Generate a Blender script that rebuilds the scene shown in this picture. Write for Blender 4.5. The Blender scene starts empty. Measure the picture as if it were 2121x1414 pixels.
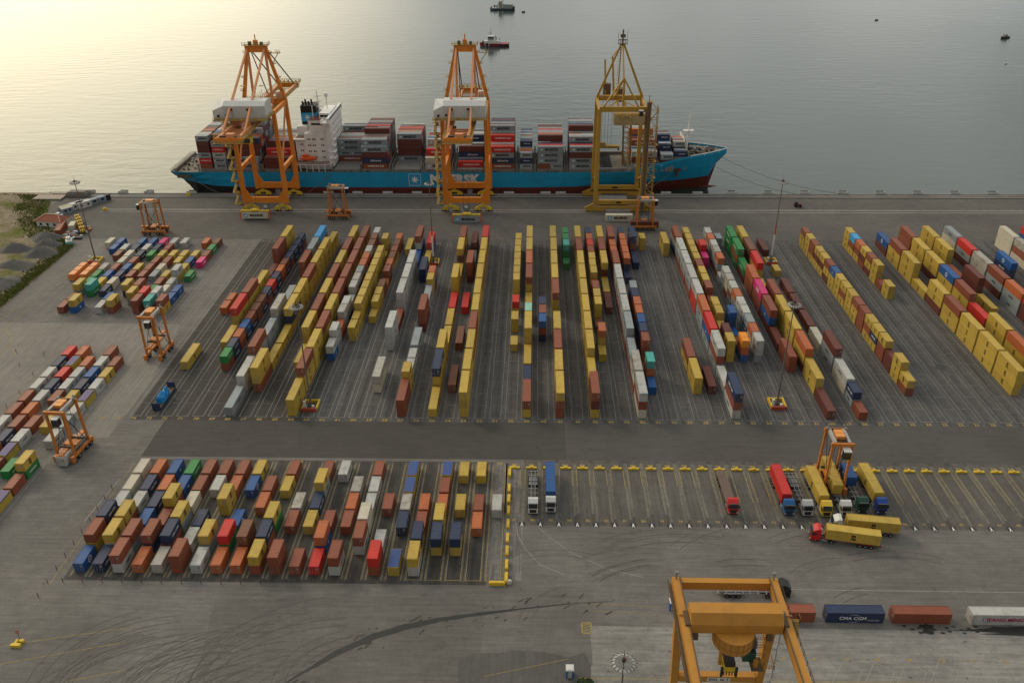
import bpy, math, random
from mathutils import Matrix, Vector
random.seed(7)
sc = bpy.context.scene
COL = sc.collection
R = math.radians
# ---------------------------------------------------------------- camera
cam = bpy.data.objects.new("camera", bpy.data.cameras.new("camera"))
COL.objects.link(cam)
FW = Vector((-0.02556585, 0.86970205, -0.49291453))
RT = Vector((0.99965591, 0.02513675, -0.00749739))
UP = Vector((-0.00586977, 0.4929366, 0.87004543))
m = Matrix(((RT.x, UP.x, -FW.x), (RT.y, UP.y, -FW.y), (RT.z, UP.z, -FW.z))).to_4x4()
m.translation = Vector((0.5737, -205.882, 142.4026))
cam.matrix_world = m
cam.data.sensor_width = 36.0
cam.data.lens = 36.0 * 1752.4466 / 2121.0
cam.data.clip_start = 1.0
cam.data.clip_end = 20000.0
sc.camera = cam
# ---------------------------------------------------------------- world
SUN_EL, SUN_AZ = 24.0, -52.0          # degrees; azimuth from +Y towards +X
w = bpy.data.worlds.new("World"); sc.world = w; w.use_nodes = True
nt = w.node_tree; N = nt.nodes; L = nt.links
bg = N["Background"]
sky = N.new("ShaderNodeTexSky"); sky.sky_type = 'NISHITA'; sky.sun_disc = False
sky.sun_elevation = R(SUN_EL); sky.sun_rotation = R(SUN_AZ); sky.air_density = 1.6; sky.dust_density = 4.0
tc = N.new("ShaderNodeTexCoord")
mp = N.new("ShaderNodeMapping"); mp.inputs['Scale'].default_value = (1.0, 1.0, 3.2); L.new(tc.outputs['Generated'], mp.inputs['Vector'])
nz = N.new("ShaderNodeTexNoise"); nz.inputs['Scale'].default_value = 2.6; nz.inputs['Detail'].default_value = 5; nz.inputs['Roughness'].default_value = .55
L.new(mp.outputs[0], nz.inputs['Vector'])
rmp = N.new("ShaderNodeValToRGB"); e = rmp.color_ramp
e.elements[0].position = .36; e.elements[0].color = (3.9, 4.3, 4.35, 1)
e.elements[1].position = .66; e.elements[1].color = (11.5, 11.2, 10.5, 1)
L.new(nz.outputs['Fac'], rmp.inputs['Fac'])
# warm bright break in the cloud towards the low sun
dv = N.new("ShaderNodeVectorMath"); dv.operation = 'DOT_PRODUCT'
ga = R(-40)
dv.inputs[1].default_value = (math.sin(ga) * .97, math.cos(ga) * .97, .24)
nrm = N.new("ShaderNodeVectorMath"); nrm.operation = 'NORMALIZE'; L.new(tc.outputs['Generated'], nrm.inputs[0]); L.new(nrm.outputs[0], dv.inputs[0])
gm = N.new("ShaderNodeMapRange"); gm.inputs['From Min'].default_value = .80; gm.inputs['From Max'].default_value = 1.0; gm.interpolation_type = 'SMOOTHSTEP'
L.new(dv.outputs['Value'], gm.inputs['Value'])
glow = N.new("ShaderNodeMix"); glow.data_type = 'RGBA'; glow.blend_type = 'MIX'
L.new(gm.outputs[0], glow.inputs['Factor']); L.new(rmp.outputs[0], glow.inputs['A']); glow.inputs['B'].default_value = (27, 24, 17.5, 1)
mx = N.new("ShaderNodeMix"); mx.data_type = 'RGBA'; mx.inputs['Factor'].default_value = .88
L.new(sky.outputs[0], mx.inputs['A']); L.new(glow.outputs['Result'], mx.inputs['B'])
sx_ = N.new("ShaderNodeSeparateXYZ"); L.new(nrm.outputs[0], sx_.inputs[0])
shade = N.new("ShaderNodeMapRange"); shade.inputs['From Min'].default_value = -.75; shade.inputs['From Max'].default_value = .35; shade.inputs['To Min'].default_value = .5; shade.inputs['To Max'].default_value = 1.0   # sky dimmed behind the camera to darken the sides facing it
L.new(sx_.outputs[1], shade.inputs['Value'])
sv = N.new("ShaderNodeVectorMath"); sv.operation = 'SCALE'; L.new(mx.outputs['Result'], sv.inputs[0]); L.new(shade.outputs[0], sv.inputs['Scale'])
L.new(sv.outputs[0], bg.inputs['Color']); bg.inputs['Strength'].default_value = .12
# ---------------------------------------------------------------- sun (through thin cloud)
sun = bpy.data.objects.new("sun", bpy.data.lights.new("sun", 'SUN')); COL.objects.link(sun)
sun.data.energy = 0.9; sun.data.angle = R(14); sun.data.color = (1.0, .86, .66)
az = R(SUN_AZ); el = R(34)
sd = Vector((math.sin(az) * math.cos(el), math.cos(az) * math.cos(el), math.sin(el)))
sun.rotation_euler = (-sd).to_track_quat('-Z', 'Y').to_euler()
sc.view_settings.view_transform = 'Standard'; sc.view_settings.look = 'None'
sc.view_settings.exposure = 0.0; sc.view_settings.gamma = 1.0

# ---------------------------------------------------------------- materials
MATS = {}
def mat(name, col, rough=.6, metal=0.0, var=.0, dirt=.0, dscale=.5, dcol=(.09, .06, .04), bump=0, spec=.3):
    if name in MATS: return MATS[name]
    m = bpy.data.materials.new(name); m.use_nodes = True
    nt = m.node_tree; N = nt.nodes; L = nt.links; b = N["Principled BSDF"]
    b.inputs['Base Color'].default_value = (*col, 1); b.inputs['Roughness'].default_value = rough
    b.inputs['Metallic'].default_value = metal; b.inputs['Specular IOR Level'].default_value = spec
    src = None
    geo = N.new("ShaderNodeNewGeometry")
    if var:
        oi = N.new("ShaderNodeObjectInfo")
        ad = N.new("ShaderNodeMath"); ad.operation = 'ADD'; L.new(oi.outputs['Random'], ad.inputs[0]); L.new(geo.outputs['Random Per Island'], ad.inputs[1])
        mr = N.new("ShaderNodeMapRange"); mr.inputs['From Max'].default_value = 2; mr.inputs['To Min'].default_value = 1 - var; mr.inputs['To Max'].default_value = 1 + var
        L.new(ad.outputs[0], mr.inputs['Value'])
        vm = N.new("ShaderNodeVectorMath"); vm.operation = 'SCALE'; vm.inputs[0].default_value = col; L.new(mr.outputs[0], vm.inputs['Scale'])
        src = vm.outputs[0]
    if dirt:
        n = N.new("ShaderNodeTexNoise"); n.inputs['Scale'].default_value = dscale; n.inputs['Detail'].default_value = 6; n.inputs['Roughness'].default_value = .65
        L.new(geo.outputs['Position'], n.inputs['Vector'])
        mr2 = N.new("ShaderNodeMapRange"); mr2.inputs['From Min'].default_value = .48; mr2.inputs['From Max'].default_value = .75; mr2.inputs['To Max'].default_value = dirt
        L.new(n.outputs['Fac'], mr2.inputs['Value'])
        mx = N.new("ShaderNodeMix"); mx.data_type = 'RGBA'; L.new(mr2.outputs[0], mx.inputs['Factor'])
        if src: L.new(src, mx.inputs['A'])
        else: mx.inputs['A'].default_value = (*col, 1)
        mx.inputs['B'].default_value = (*dcol, 1); src = mx.outputs['Result']
    if src: L.new(src, b.inputs['Base Color'])
    if bump:
        n = N.new("ShaderNodeTexNoise"); n.inputs['Scale'].default_value = dscale * 4; n.inputs['Detail'].default_value = 4; L.new(geo.outputs['Position'], n.inputs['Vector'])
        bp = N.new("ShaderNodeBump"); bp.inputs['Strength'].default_value = bump; L.new(n.outputs['Fac'], bp.inputs['Height']); L.new(bp.outputs[0], b.inputs['Normal'])
    MATS[name] = m
    return m

def asphalt(name, c1, c2, streak='x', scale=.35, amount=.5, stain=.5, patch=None, rough=.85, lanes=None):
    """worn ground: blotches, tyre streaks along one axis, oil spots, optional lane-spaced dark wheel tracks"""
    m = bpy.data.materials.new(name); m.use_nodes = True
    nt = m.node_tree; N = nt.nodes; L = nt.links; b = N["Principled BSDF"]
    g_=lambda c:tuple(.84*(.62*v+.38*sum(c)/3) for v in c)
    c1=g_(c1); c2=g_(c2)
    b.inputs['Roughness'].default_value = rough; b.inputs['Specular IOR Level'].default_value = .3
    geo = N.new("ShaderNodeNewGeometry"); P = geo.outputs['Position']
    def noise(sc3, scale, det=5, ro=.6, off=0):
        mp = N.new("ShaderNodeMapping"); mp.inputs['Scale'].default_value = sc3; mp.inputs['Location'].default_value = (off, off * .7, 0); L.new(P, mp.inputs['Vector'])
        n = N.new("ShaderNodeTexNoise"); n.inputs['Scale'].default_value = scale; n.inputs['Detail'].default_value = det; n.inputs['Roughness'].default_value = ro
        L.new(mp.outputs[0], n.inputs['Vector']); return n.outputs['Fac']
    def mrange(v, a, bb, lo, hi):
        r = N.new("ShaderNodeMapRange"); r.inputs['From Min'].default_value = a; r.inputs['From Max'].default_value = bb; r.inputs['To Min'].default_value = lo; r.inputs['To Max'].default_value = hi
        L.new(v, r.inputs['Value']); return r.outputs[0]
    def mul(a, bb):
        r = N.new("ShaderNodeMath"); r.operation = 'MULTIPLY'; L.new(a, r.inputs[0]); L.new(bb, r.inputs[1]); return r.outputs[0]
    base = N.new("ShaderNodeMix"); base.data_type = 'RGBA'; base.inputs['A'].default_value = (*c1, 1); base.inputs['B'].default_value = (*c2, 1)
    L.new(mrange(noise((1, 1, 1), .035, 6, .62), .35, .65, 0, 1), base.inputs['Factor'])
    s3 = (.06, 1, 1) if streak == 'x' else (1, .05, 1)
    f = mrange(noise(s3, 1.3, 5, .7, 13), .3, .7, 1 - amount * .5, 1 + amount * .5)
    f = mul(f, mrange(noise((1, 1, 1), scale, 8, .7, 40), .3, .7, 1 - amount * .35, 1 + amount * .35))
    f = mul(f, mrange(noise((1, 1, 1), 2.2, 4, .7, 71), .25, .75, .86, 1.14))
    if stain:
        f = mul(f, mrange(noise((1, 1, 1), .55, 3, .5, 90), .66, .76, 1, 1 - stain))
        f = mul(f, mrange(noise(s3, .5, 4, .6, 120), .62, .75, 1, 1 - stain * .4))
    if lanes:
        x0, pitch, dark = lanes
        sp = N.new("ShaderNodeSeparateXYZ"); L.new(P, sp.inputs[0])
        a = N.new("ShaderNodeMath"); a.operation = 'SUBTRACT'; L.new(sp.outputs[0], a.inputs[0]); a.inputs[1].default_value = x0
        q = N.new("ShaderNodeMath"); q.operation = 'PINGPONG'; L.new(a.outputs[0], q.inputs[0]); q.inputs[1].default_value = pitch / 2
        lf = mrange(q.outputs[0], .25 * pitch, .42 * pitch, 1, 0)
        k = mrange(noise((1, .03, 1), .5, 4, .6, 7), .35, .62, 0, 1)
        inv = N.new("ShaderNodeMath"); inv.operation = 'SUBTRACT'; inv.inputs[0].default_value = 1; L.new(lf, inv.inputs[1])
        f = mul(f, mrange(mul(inv.outputs[0], k), 0, 1, 1, 1 - dark))
    vm = N.new("ShaderNodeVectorMath"); vm.operation = 'SCALE'; L.new(base.outputs['Result'], vm.inputs[0]); L.new(f, vm.inputs['Scale'])
    L.new(vm.outputs[0], b.inputs['Base Color'])
    bp = N.new("ShaderNodeBump"); bp.inputs['Strength'].default_value = .15; bp.inputs['Distance'].default_value = .1; L.new(noise((1, 1, 1), 3, 4, .7, 3), bp.inputs['Height']); L.new(bp.outputs[0], b.inputs['Normal'])
    return m

# ---------------------------------------------------------------- mesh builder
class MB:
    def __init__(s): s.v = []; s.f = []; s.mi = []; s.mats = []; s.cur = 0
    def mat(s, m):
        if m not in s.mats: s.mats.append(m)
        s.cur = s.mats.index(m); return s
    def face(s, vs):
        n = len(s.v); s.v += [tuple(v) for v in vs]; s.f.append(tuple(range(n, n + len(vs)))); s.mi.append(s.cur); return s
    def raw(s, vs, fs):
        n = len(s.v); s.v += [tuple(v) for v in vs]; s.f += [tuple(i + n for i in f) for f in fs]; s.mi += [s.cur] * len(fs); return s
    def box(s, x0, x1, y0, y1, z0, z1, M=None):
        vs = [(x0, y0, z0), (x1, y0, z0), (x1, y1, z0), (x0, y1, z0), (x0, y0, z1), (x1, y0, z1), (x1, y1, z1), (x0, y1, z1)]
        if M: vs = [M @ Vector(v) for v in vs]
        return s.raw(vs, [(0, 3, 2, 1), (4, 5, 6, 7), (0, 1, 5, 4), (1, 2, 6, 5), (2, 3, 7, 6), (3, 0, 4, 7)])
    def beam(s, a, b, w=.3, h=None, w2=None, n=4):
        a = Vector(a); b = Vector(b); d = b - a
        if d.length < 1e-6: return s
        h = h or w; z = d.normalized(); up = Vector((0, 0, 1)) if abs(z.z) < .95 else Vector((0, 1, 0))
        x = z.cross(up).normalized(); y = x.cross(z).normalized(); k = (w2 / w) if w2 else 1
        vs = []
        if n == 4:
            for p, q in ((a, 1), (b, k)):
                for sx, sy in ((-1, -1), (1, -1), (1, 1), (-1, 1)): vs.append(p + x * sx * w / 2 * q + y * sy * h / 2 * q)
            return s.raw(vs, [(0, 1, 2, 3)[::-1], (4, 5, 6, 7), (0, 1, 5, 4), (1, 2, 6, 5), (2, 3, 7, 6), (3, 0, 4, 7)])
        for p, q in ((a, 1), (b, k)):
            for i in range(n):
                t = 2 * math.pi * i / n; vs.append(p + (x * math.cos(t) + y * math.sin(t)) * w / 2 * q)
        fs = [(i, (i + 1) % n, n + (i + 1) % n, n + i) for i in range(n)] + [tuple(range(n))[::-1], tuple(range(n, 2 * n))]
        return s.raw(vs, fs)
    def tube(s, a, b, w, n=8, w2=None): return s.beam(a, b, w, None, w2, n)
    def poly(s, pts, w, n=5):
        for a, b in zip(pts, pts[1:]): s.beam(a, b, w, None, None, n)
        return s
    def prism(s, pts, z0, z1):           # pts: list of (x,y) CCW
        n = len(pts); vs = [(x, y, z0) for x, y in pts] + [(x, y, z1) for x, y in pts]
        return s.raw(vs, [tuple(range(n))[::-1], tuple(range(n, 2 * n))] + [(i, (i + 1) % n, n + (i + 1) % n, n + i) for i in range(n)])
    def xprism(s, pts, x0, x1):          # pts: (y,z) profile extruded along x
        n = len(pts); vs = [(x0, y, z) for y, z in pts] + [(x1, y, z) for y, z in pts]
        return s.raw(vs, [tuple(range(n))[::-1], tuple(range(n, 2 * n))] + [(i, (i + 1) % n, n + (i + 1) % n, n + i) for i in range(n)])
    def yprism(s, pts, y0, y1):          # pts: (x,z)
        n = len(pts); vs = [(x, y0, z) for x, z in pts] + [(x, y1, z) for x, z in pts]
        return s.raw(vs, [tuple(range(n))[::-1], tuple(range(n, 2 * n))] + [(i, (i + 1) % n, n + (i + 1) % n, n + i) for i in range(n)])
    def rail(s, pts, h=1.1, w=.07, posts=2.0):   # hand rail along a path
        for a, b in zip(pts, pts[1:]):
            a = Vector(a); b = Vector(b); Ln = (b - a).length; n = max(1, int(Ln / posts))
            for z in (h, h * .5): s.beam(a + Vector((0, 0, z)), b + Vector((0, 0, z)), w)
            for i in range(n + 1):
                p = a.lerp(b, i / n); s.beam(p, p + Vector((0, 0, h)), w)
        return s
    def xf(s, M): s.v = [tuple(M @ Vector(v)) for v in s.v]; return s
    def add(s, o, M=None):
        n = len(s.v); s.v += [tuple(M @ Vector(v)) for v in o.v] if M else list(o.v)
        idx = []
        for mm in o.mats:
            if mm not in s.mats: s.mats.append(mm)
            idx.append(s.mats.index(mm))
        s.f += [tuple(i + n for i in f) for f in o.f]; s.mi += [idx[i] if idx else 0 for i in o.mi]; return s
    def mesh(s, name, smooth=False):
        me = bpy.data.meshes.new(name); me.from_pydata(s.v, [], s.f)
        for mm in s.mats: me.materials.append(mm)
        me.polygons.foreach_set('material_index', s.mi)
        if smooth: me.polygons.foreach_set('use_smooth', [True] * len(s.f))
        me.update(); return me
    def build(s, name, parent=None, label=None, cat=None, group=None, kind=None, smooth=False, loc=None):
        return put(s.mesh(name, smooth), name, parent, label, cat, group, kind, loc)
def tag(o, label=None, cat=None, group=None, kind=None):
    if label: o['label'] = label
    if cat: o['category'] = cat
    if group: o['group'] = group
    if kind: o['kind'] = kind
    return o
def put(me, name, parent=None, label=None, cat=None, group=None, kind=None, loc=None):
    o = bpy.data.objects.new(name, me); COL.objects.link(o)
    if parent: o.parent = parent
    if loc: o.location = loc
    return tag(o, label, cat, group, kind)
def thing(name, label, cat, loc=(0, 0, 0), rz=0, group=None):
    o = bpy.data.objects.new(name, None); COL.objects.link(o); o.empty_display_size = .5
    o.location = loc; o.rotation_euler = (0, 0, rz); return tag(o, label, cat, group)
KIDS = {}
def copy_tree(o, loc, rz=0, label=None, group=None):
    c = o.copy(); COL.objects.link(c); c.location = loc; c.rotation_euler = (0, 0, rz)
    if label: c['label'] = label
    if group: c['group'] = group
    def rec(src, dst):
        for ch in [x for x in ALLCH.get(src.name, [])]:
            d = ch.copy(); COL.objects.link(d); d.parent = dst; rec(ch, d)
    rec(o, c); return c
ALLCH = {}
def index_children():
    ALLCH.clear()
    for o in COL.objects:
        if o.parent: ALLCH.setdefault(o.parent.name, []).append(o)
FONT = {}
def text_mb(txt, size, m, bold=.0, shear=0, align='CENTER', ext=.0, sp=1.0):
    """flat lettering as a mesh builder in the XY plane, centred"""
    key = (txt, bold, shear, align, sp)
    if key not in FONT:
        cu = bpy.data.curves.new('t', 'FONT'); cu.body = txt; cu.size = 1; cu.align_x = align; cu.align_y = 'CENTER'; cu.offset = bold; cu.shear = shear
        cu.resolution_u = 2; cu.space_line = .72; cu.space_character = sp
        o = bpy.data.objects.new('t', cu); COL.objects.link(o)
        dg = bpy.context.evaluated_depsgraph_get(); me = bpy.data.meshes.new_from_object(o.evaluated_get(dg))
        FONT[key] = ([tuple(v.co) for v in me.vertices], [tuple(p.vertices) for p in me.polygons])
        bpy.data.objects.remove(o); bpy.data.meshes.remove(me); bpy.data.curves.remove(cu)
    v, f = FONT[key]; b = MB(); b.mat(m); b.raw([(x * size, y * size, z) for x, y, z in v], f); return b
def onto(org, ux, uy):                   # matrix putting XY lettering on a plane
    ux = Vector(ux).normalized(); uy = Vector(uy).normalized(); n = ux.cross(uy)
    M = Matrix(((ux.x, uy.x, n.x), (ux.y, uy.y, n.y), (ux.z, uy.z, n.z))).to_4x4(); M.translation = Vector(org); return M
def star(nn, r1, r2, m, z=0):
    b = MB(); b.mat(m); pts = []
    for i in range(nn * 2):
        t = math.pi * i / nn + math.pi / 2; r = r1 if i % 2 == 0 else r2; pts.append((r * math.cos(t), r * math.sin(t), z))
    b.v.append((0, 0, z)); b.v += pts; n = len(pts)
    for i in range(n): b.f.append((0, 1 + i, 1 + (i + 1) % n)); b.mi.append(0)
    return b

WHITE_P = mat('white_road_paint', (.29, .28, .26), .8, dirt=.9, dscale=.45, dcol=(.10, .09, .085))
YEL_P = mat('yellow_road_paint', (.34, .245, .07), .8, dirt=.85, dscale=.7, dcol=(.11, .10, .08))
STEEL = mat('dark_steel', (.035, .033, .032), .6, .3, dirt=.5)
RUBBER = mat('tyre_rubber', (.018, .018, .018), .9)
GLASS = mat('dark_glass', (.012, .015, .018), .12, spec=.8)
BLACKP = mat('black_lettering', (.012, .012, .014), .7)
WHITEP = mat('white_lettering', (.65, .65, .63), .6)
GREYM = mat('grey_metal', (.22, .22, .21), .6, .1, dirt=.4)
LIGHTG = mat('light_grey_paint', (.36, .35, .33), .6, dirt=.4)
WPAINT = mat('white_paint', (.60, .60, .57), .5, dirt=.45, dscale=.4, dcol=(.30, .25, .18))
# ================================================================ GROUND AND WATER
A_BASE = asphalt('worn_asphalt', (.135, .118, .10), (.20, .18, .155), 'x', .35, .38, .35)
A_YARD = asphalt('yard_paving', (.085, .080, .076), (.118, .11, .105), 'y', .5, .6, .55, lanes=(-1.3 + 2.3, 4.6, .35))
A_DARK = asphalt('dark_yard_paving', (.052, .045, .038), (.066, .057, .048), 'y', .5, .5, .3)
A_ROAD = asphalt('road_asphalt', (.066, .057, .048), (.082, .072, .062), 'x', .3, .3, .25)
A_ROAD2 = asphalt('road_asphalt_worn', (.088, .077, .066), (.105, .094, .082), 'x', .3, .3, .25)
A_BLOCK = asphalt('block_paving', (.062, .054, .046), (.092, .082, .07), 'y', .5, .6, .5, lanes=(-104.2 + 2.28, 4.56, .3))
A_SLOT = asphalt('slot_paving', (.10, .088, .072), (.135, .12, .10), 'y', .5, .5, .5, lanes=(-4.4, 4.58, .38))
A_LIGHT = asphalt('pale_concrete', (.21, .195, .17), (.31, .29, .255), 'x', .4, .6, .5)
A_APRON = asphalt('quay_apron_paving', (.105, .092, .078), (.135, .12, .10), 'x', .3, .42, .3)
A_STRIP = asphalt('quay_concrete', (.20, .18, .15), (.27, .245, .21), 'x', .5, .5, .4)
A_DUSTY = asphalt('dusty_asphalt', (.20, .17, .135), (.27, .235, .19), 'y', .35, .35, .2)
A_PATCH = asphalt('dark_patch_asphalt', (.10, .092, .082), (.125, .115, .105), 'y', .35, .35, .2)
A_OIL = asphalt('oily_film', (.028, .026, .022), (.04, .037, .032), 'x', 1, .5, .2, rough=.45)

def sheet(name, pts, z, m, thick=None):
    b = MB(); b.mat(m); b.face([(x, y, z) for x, y in pts]); return b.build(name, kind='structure')
g = MB(); g.mat(A_BASE); g.box(-900, 900, -700, 192.4, -9, 0); g.build('ground', kind='structure')
def rect(name, x0, x1, y0, y1, z, m): return sheet(name, [(x0, y0), (x1, y0), (x1, y1), (x0, y1)], z, m)
rect('yard_paving', -118.5, 420, -2.8, 134.5, .004, A_YARD)
rect('dark_yard_paving', -118.5, -66, -2.8, 131, .008, A_DARK)
rect('road', -108, 9.7, -20.2, -2.8, .008, A_ROAD)
rect('road', 9.7, 420, -20.2, -2.8, .008, A_ROAD2)
rect('block_paving', -107.2, -10, -66.6, -21.5, .012, A_BLOCK)
rect('slot_paving', -1.8, 420, -46.5, -20.2, .008, A_SLOT)
rect('quay_apron', -232, 420, 134.5, 192.3, .004, A_APRON)
rect('crane_rail_strip', -205, 420, 167.2, 171.4, .012, A_STRIP)
rect('quay_edge_strip', -232, 420, 187.2, 192.35, .012, A_STRIP)
sheet('pale_concrete', [(13, -77.8), (420, -77.8), (420, -230), (-60, -230), (-60, -99), (-9, -95.8), (0, -92), (9, -91.8), (13, -88)], .008, A_LIGHT)
rect('pale_concrete', -9.3, -1.8, -65, -22, .016, asphalt('stained_concrete', (.14, .128, .112), (.25, .23, .21), 'y', .5, .9, .7))
sheet('dusty_asphalt', [(-196, 56.9), (-166, 57), (-125, 56.5), (-121, 20), (-121, -12), (-196, -12)], .004, A_DUSTY)
sheet('dark_patch', [(-14, -95.5), (-14.5, -88), (-12, -85.6), (-6, -85.2), (-3, -84.6), (3, -84.9), (8, -86.2), (11.5, -84.8), (12.6, -88), (12.4, -96)], .012, A_PATCH)
sheet('dark_patch', [(-66, -100.5), (-10, -96.4), (-10, -72), (-30, -70), (-70, -72)], .004, asphalt('older_asphalt', (.125, .11, .094), (.17, .15, .13), 'x', .4, .4, .3))
# crane rails, cover strips
b = MB(); b.mat(STEEL)
for y in (169.0, 189.8): b.box(-205, 420, y - .06, y + .06, .012, .14); b.box(-205, 420, y - .5, y - .42, .013, .02); b.box(-205, 420, y + .42, y + .5, .013, .02)
b.box(-232, 420, 187.0, 187.25, .012, .22)
b.build('crane_rail', kind='structure')
# quay coping kerb
b = MB(); b.mat(A_STRIP); b.box(-232, 420, 191.9, 192.6, 0, .28); b.build('quay_kerb', kind='structure')

# water
wm = bpy.data.materials.new('harbour_water'); wm.use_nodes = True
nt = wm.node_tree; N = nt.nodes; L = nt.links; pb = N["Principled BSDF"]
pb.inputs['Base Color'].default_value = (.024, .042, .036, 1); pb.inputs['Roughness'].default_value = .16; pb.inputs['IOR'].default_value = 1.333
geo = N.new("ShaderNodeNewGeometry")
def wnoise(sc3, s, det, off, rot=0):
    mp = N.new("ShaderNodeMapping"); mp.inputs['Scale'].default_value = sc3; mp.inputs['Location'].default_value = (off, off, 0); mp.inputs['Rotation'].default_value = (0, 0, rot); L.new(geo.outputs['Position'], mp.inputs['Vector'])
    n = N.new("ShaderNodeTexNoise"); n.inputs['Scale'].default_value = s; n.inputs['Detail'].default_value = det; n.inputs['Roughness'].default_value = .55; L.new(mp.outputs[0], n.inputs['Vector']); return n.outputs['Fac']
def wmath(op, a, bb):
    r = N.new("ShaderNodeMath"); r.operation = op
    for i, q in enumerate((a, bb)):
        if isinstance(q, (int, float)): r.inputs[i].default_value = q
        else: L.new(q, r.inputs[i])
    return r.outputs[0]
h = wmath('MULTIPLY', wnoise((.45, 1.2, 1), .13, 3, 0, .12), .8)
h = wmath('ADD', h, wmath('MULTIPLY', wnoise((.45, 1.2, 1), .5, 3, 31, -.15), .16))
gust = N.new("ShaderNodeMapRange"); gust.inputs['From Min'].default_value = .35; gust.inputs['From Max'].default_value = .65; gust.inputs['To Min'].default_value = .35; gust.inputs['To Max'].default_value = 1.0
L.new(wnoise((1, .6, 1), .012, 4, 77, .3), gust.inputs['Value'])
bp = N.new("ShaderNodeBump"); bp.inputs['Distance'].default_value = .42; L.new(gust.outputs[0], bp.inputs['Strength']); L.new(h, bp.inputs['Height']); L.new(bp.outputs[0], pb.inputs['Normal'])
b = MB(); b.mat(wm); b.face([(-9000, 150, -2.5), (9000, 150, -2.5), (9000, 15000, -2.5), (-9000, 15000, -2.5)]); b.build('water', kind='structure')

# ---------------------------------------------------------------- painted markings
def rx(n):
    if n >= 64: return -70.82 - (n - 64) * 4.7
    if n >= 49: return -1.34 - (n - 49) * 4.632
    if n >= 47: return 8.41 - (n - 47) * 4.88
    if n >= 45: return 18.7 - (n - 45) * 5.14
    return 18.7 + (45 - n) * 4.58
def xs(x, y): return x * (1 - .00005 * max(y, 0))
Wm = MB(); Wm.mat(WHITE_P); Ym = MB(); Ym.mat(YEL_P)
Dm = MB(); Dm.mat(asphalt('dusty_slot_edge', (.13, .112, .08), (.20, .175, .13), 'y', .9, .8, .5))
def line(B, pts, w, z=.02):
    for (x0, y0), (x1, y1) in zip(pts, pts[1:]):
        d = Vector((x1 - x0, y1 - y0)); n = Vector((-d.y, d.x)).normalized() * w / 2
        B.face([(x0 - n.x, y0 - n.y, z), (x1 - n.x, y1 - n.y, z), (x1 + n.x, y1 + n.y, z), (x0 + n.x, y0 + n.y, z)])
for n in range(2, 78):
    X = rx(n); wd = .13 if n > 56 else .09
    for s in (-1, 1): line(Wm, [(X + s * 1.62, -.7), (xs(X, 131) + s * 1.6, 131)], wd)
    line(Wm, [(X - 1.62, -.7), (X + 1.62, -.7)], .12, .024)
    for k in range(1, 21):
        y = k * 6.525 - .25
        if (n * 7 + k * 3) % 5 < 3: line(Wm, [(xs(X, y) - 1.55, y), (xs(X, y) + 1.55, y)], .07, .024)
    t = text_mb(str(n), 1.7, YEL_P, .03); Ym.add(t, Matrix.Translation((X, -2.0, .022)))
    if n % 3: t = text_mb(str(n), 1.0, YEL_P, .02); Ym.add(t, Matrix.Translation((xs(X, 132), 132.6, .022)))
for i in range(22):                       # nearest block
    X = -104.2 + 4.56 * i
    for s in (-1, 1):
        line(Ym, [(X + s * 1.7, -65.2), (X + s * 1.7, -23)], .13); line(Dm, [(X + s * 1.85, -65.5), (X + s * 1.85, -22)], .55, .017)
    if i > 16: line(Ym, [(X - 1.7, -65.2), (X + 1.7, -65.2)], .13, .024)
    if i in (9, 11, 14, 16, 18, 21): Ym.add(text_mb(str(58 - i), 1.6, YEL_P, .04), Matrix.Translation((X, -22.2, .022)))
line(Ym, [(-109.5, -68), (-108.6, -23)], .16); line(Ym, [(-109, -46), (-106, -46)], .15, .024)
for j in range(0, 90):                    # lorry slots
    X = -4.4 + 4.58 * j
    for s in (-1, 1): line(Ym, [(X + s * 1.65, -24.2), (X + s * 1.65, -31 if j < 12 else -37)], .14); line(Dm, [(X + s * 1.95, -21.5), (X + s * 1.85, -42 - (j * 7 % 4))], .7, .017)
    Ym.add(text_mb(str(87 - j if j < 87 else 1), 1.5, YEL_P, .04), Matrix.Translation((X, -22.6, .022)))
    Ym.add(text_mb(str(87 - j if j < 87 else 1), 1.1, YEL_P, .03), Matrix.Translation((X + .4, -44.6, .022)))
# left block bays, kerbside lines
for i in range(11):
    X = -135.1 - 4.62 * i
    for s in (-1, 1): line(Wm, [(X + s * 1.6, 62.5), (X + s * 1.6, 132)], .11)
    line(Wm, [(X - 1.6, 62.5), (X + 1.6, 62.5)], .11, .024)
for i in range(5):
    X = -135.2 - 4.62 * i
    for s in (-1, 1): line(Wm, [(X + s * 1.6, -80), (X + s * 1.6, 40)], .11)
line(Wm, [(-132.9, -78), (-132.6, 62)], .22, .026); line(Wm, [(-131.9, 62.5), (-131.9, 130)], .2)
line(Wm, [(-111.4, -47), (-109.6, -30)], .25)
line(Ym, [(-192, 57), (-186, 132)], .14); line(Ym, [(-186.5, 57), (-185, 120)], .12)
line(Ym, [(-193, 30), (-189.5, 45), (-186, 52), (-180, 45), (-177, 36), (-176, 20), (-179, 8), (-185, 0)], .14)
line(Ym, [(-186.5, 57), (-187, 50), (-183, 42), (-176, 38), (-172.5, 34)], .14)
line(Ym, [(-118, -87), (-104, -84), (-85, -80)], .12); line(Ym, [(-118, -92.5), (-85, -84)], .12); line(Ym, [(-93, -94), (-82, -91)], .12)
line(Ym, [(10, -91.2), (60, -91.1), (160, -91)], .16); line(Ym, [(-9, -91.2), (8, -86.6)], .1, .028)
line(Ym, [(13, -73.6), (30, -74.6)], .08); line(Ym, [(9, -71.5), (30, -72.2)], .08)
line(Wm, [(57, -66.6), (420, -66.6)], .18)
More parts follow.
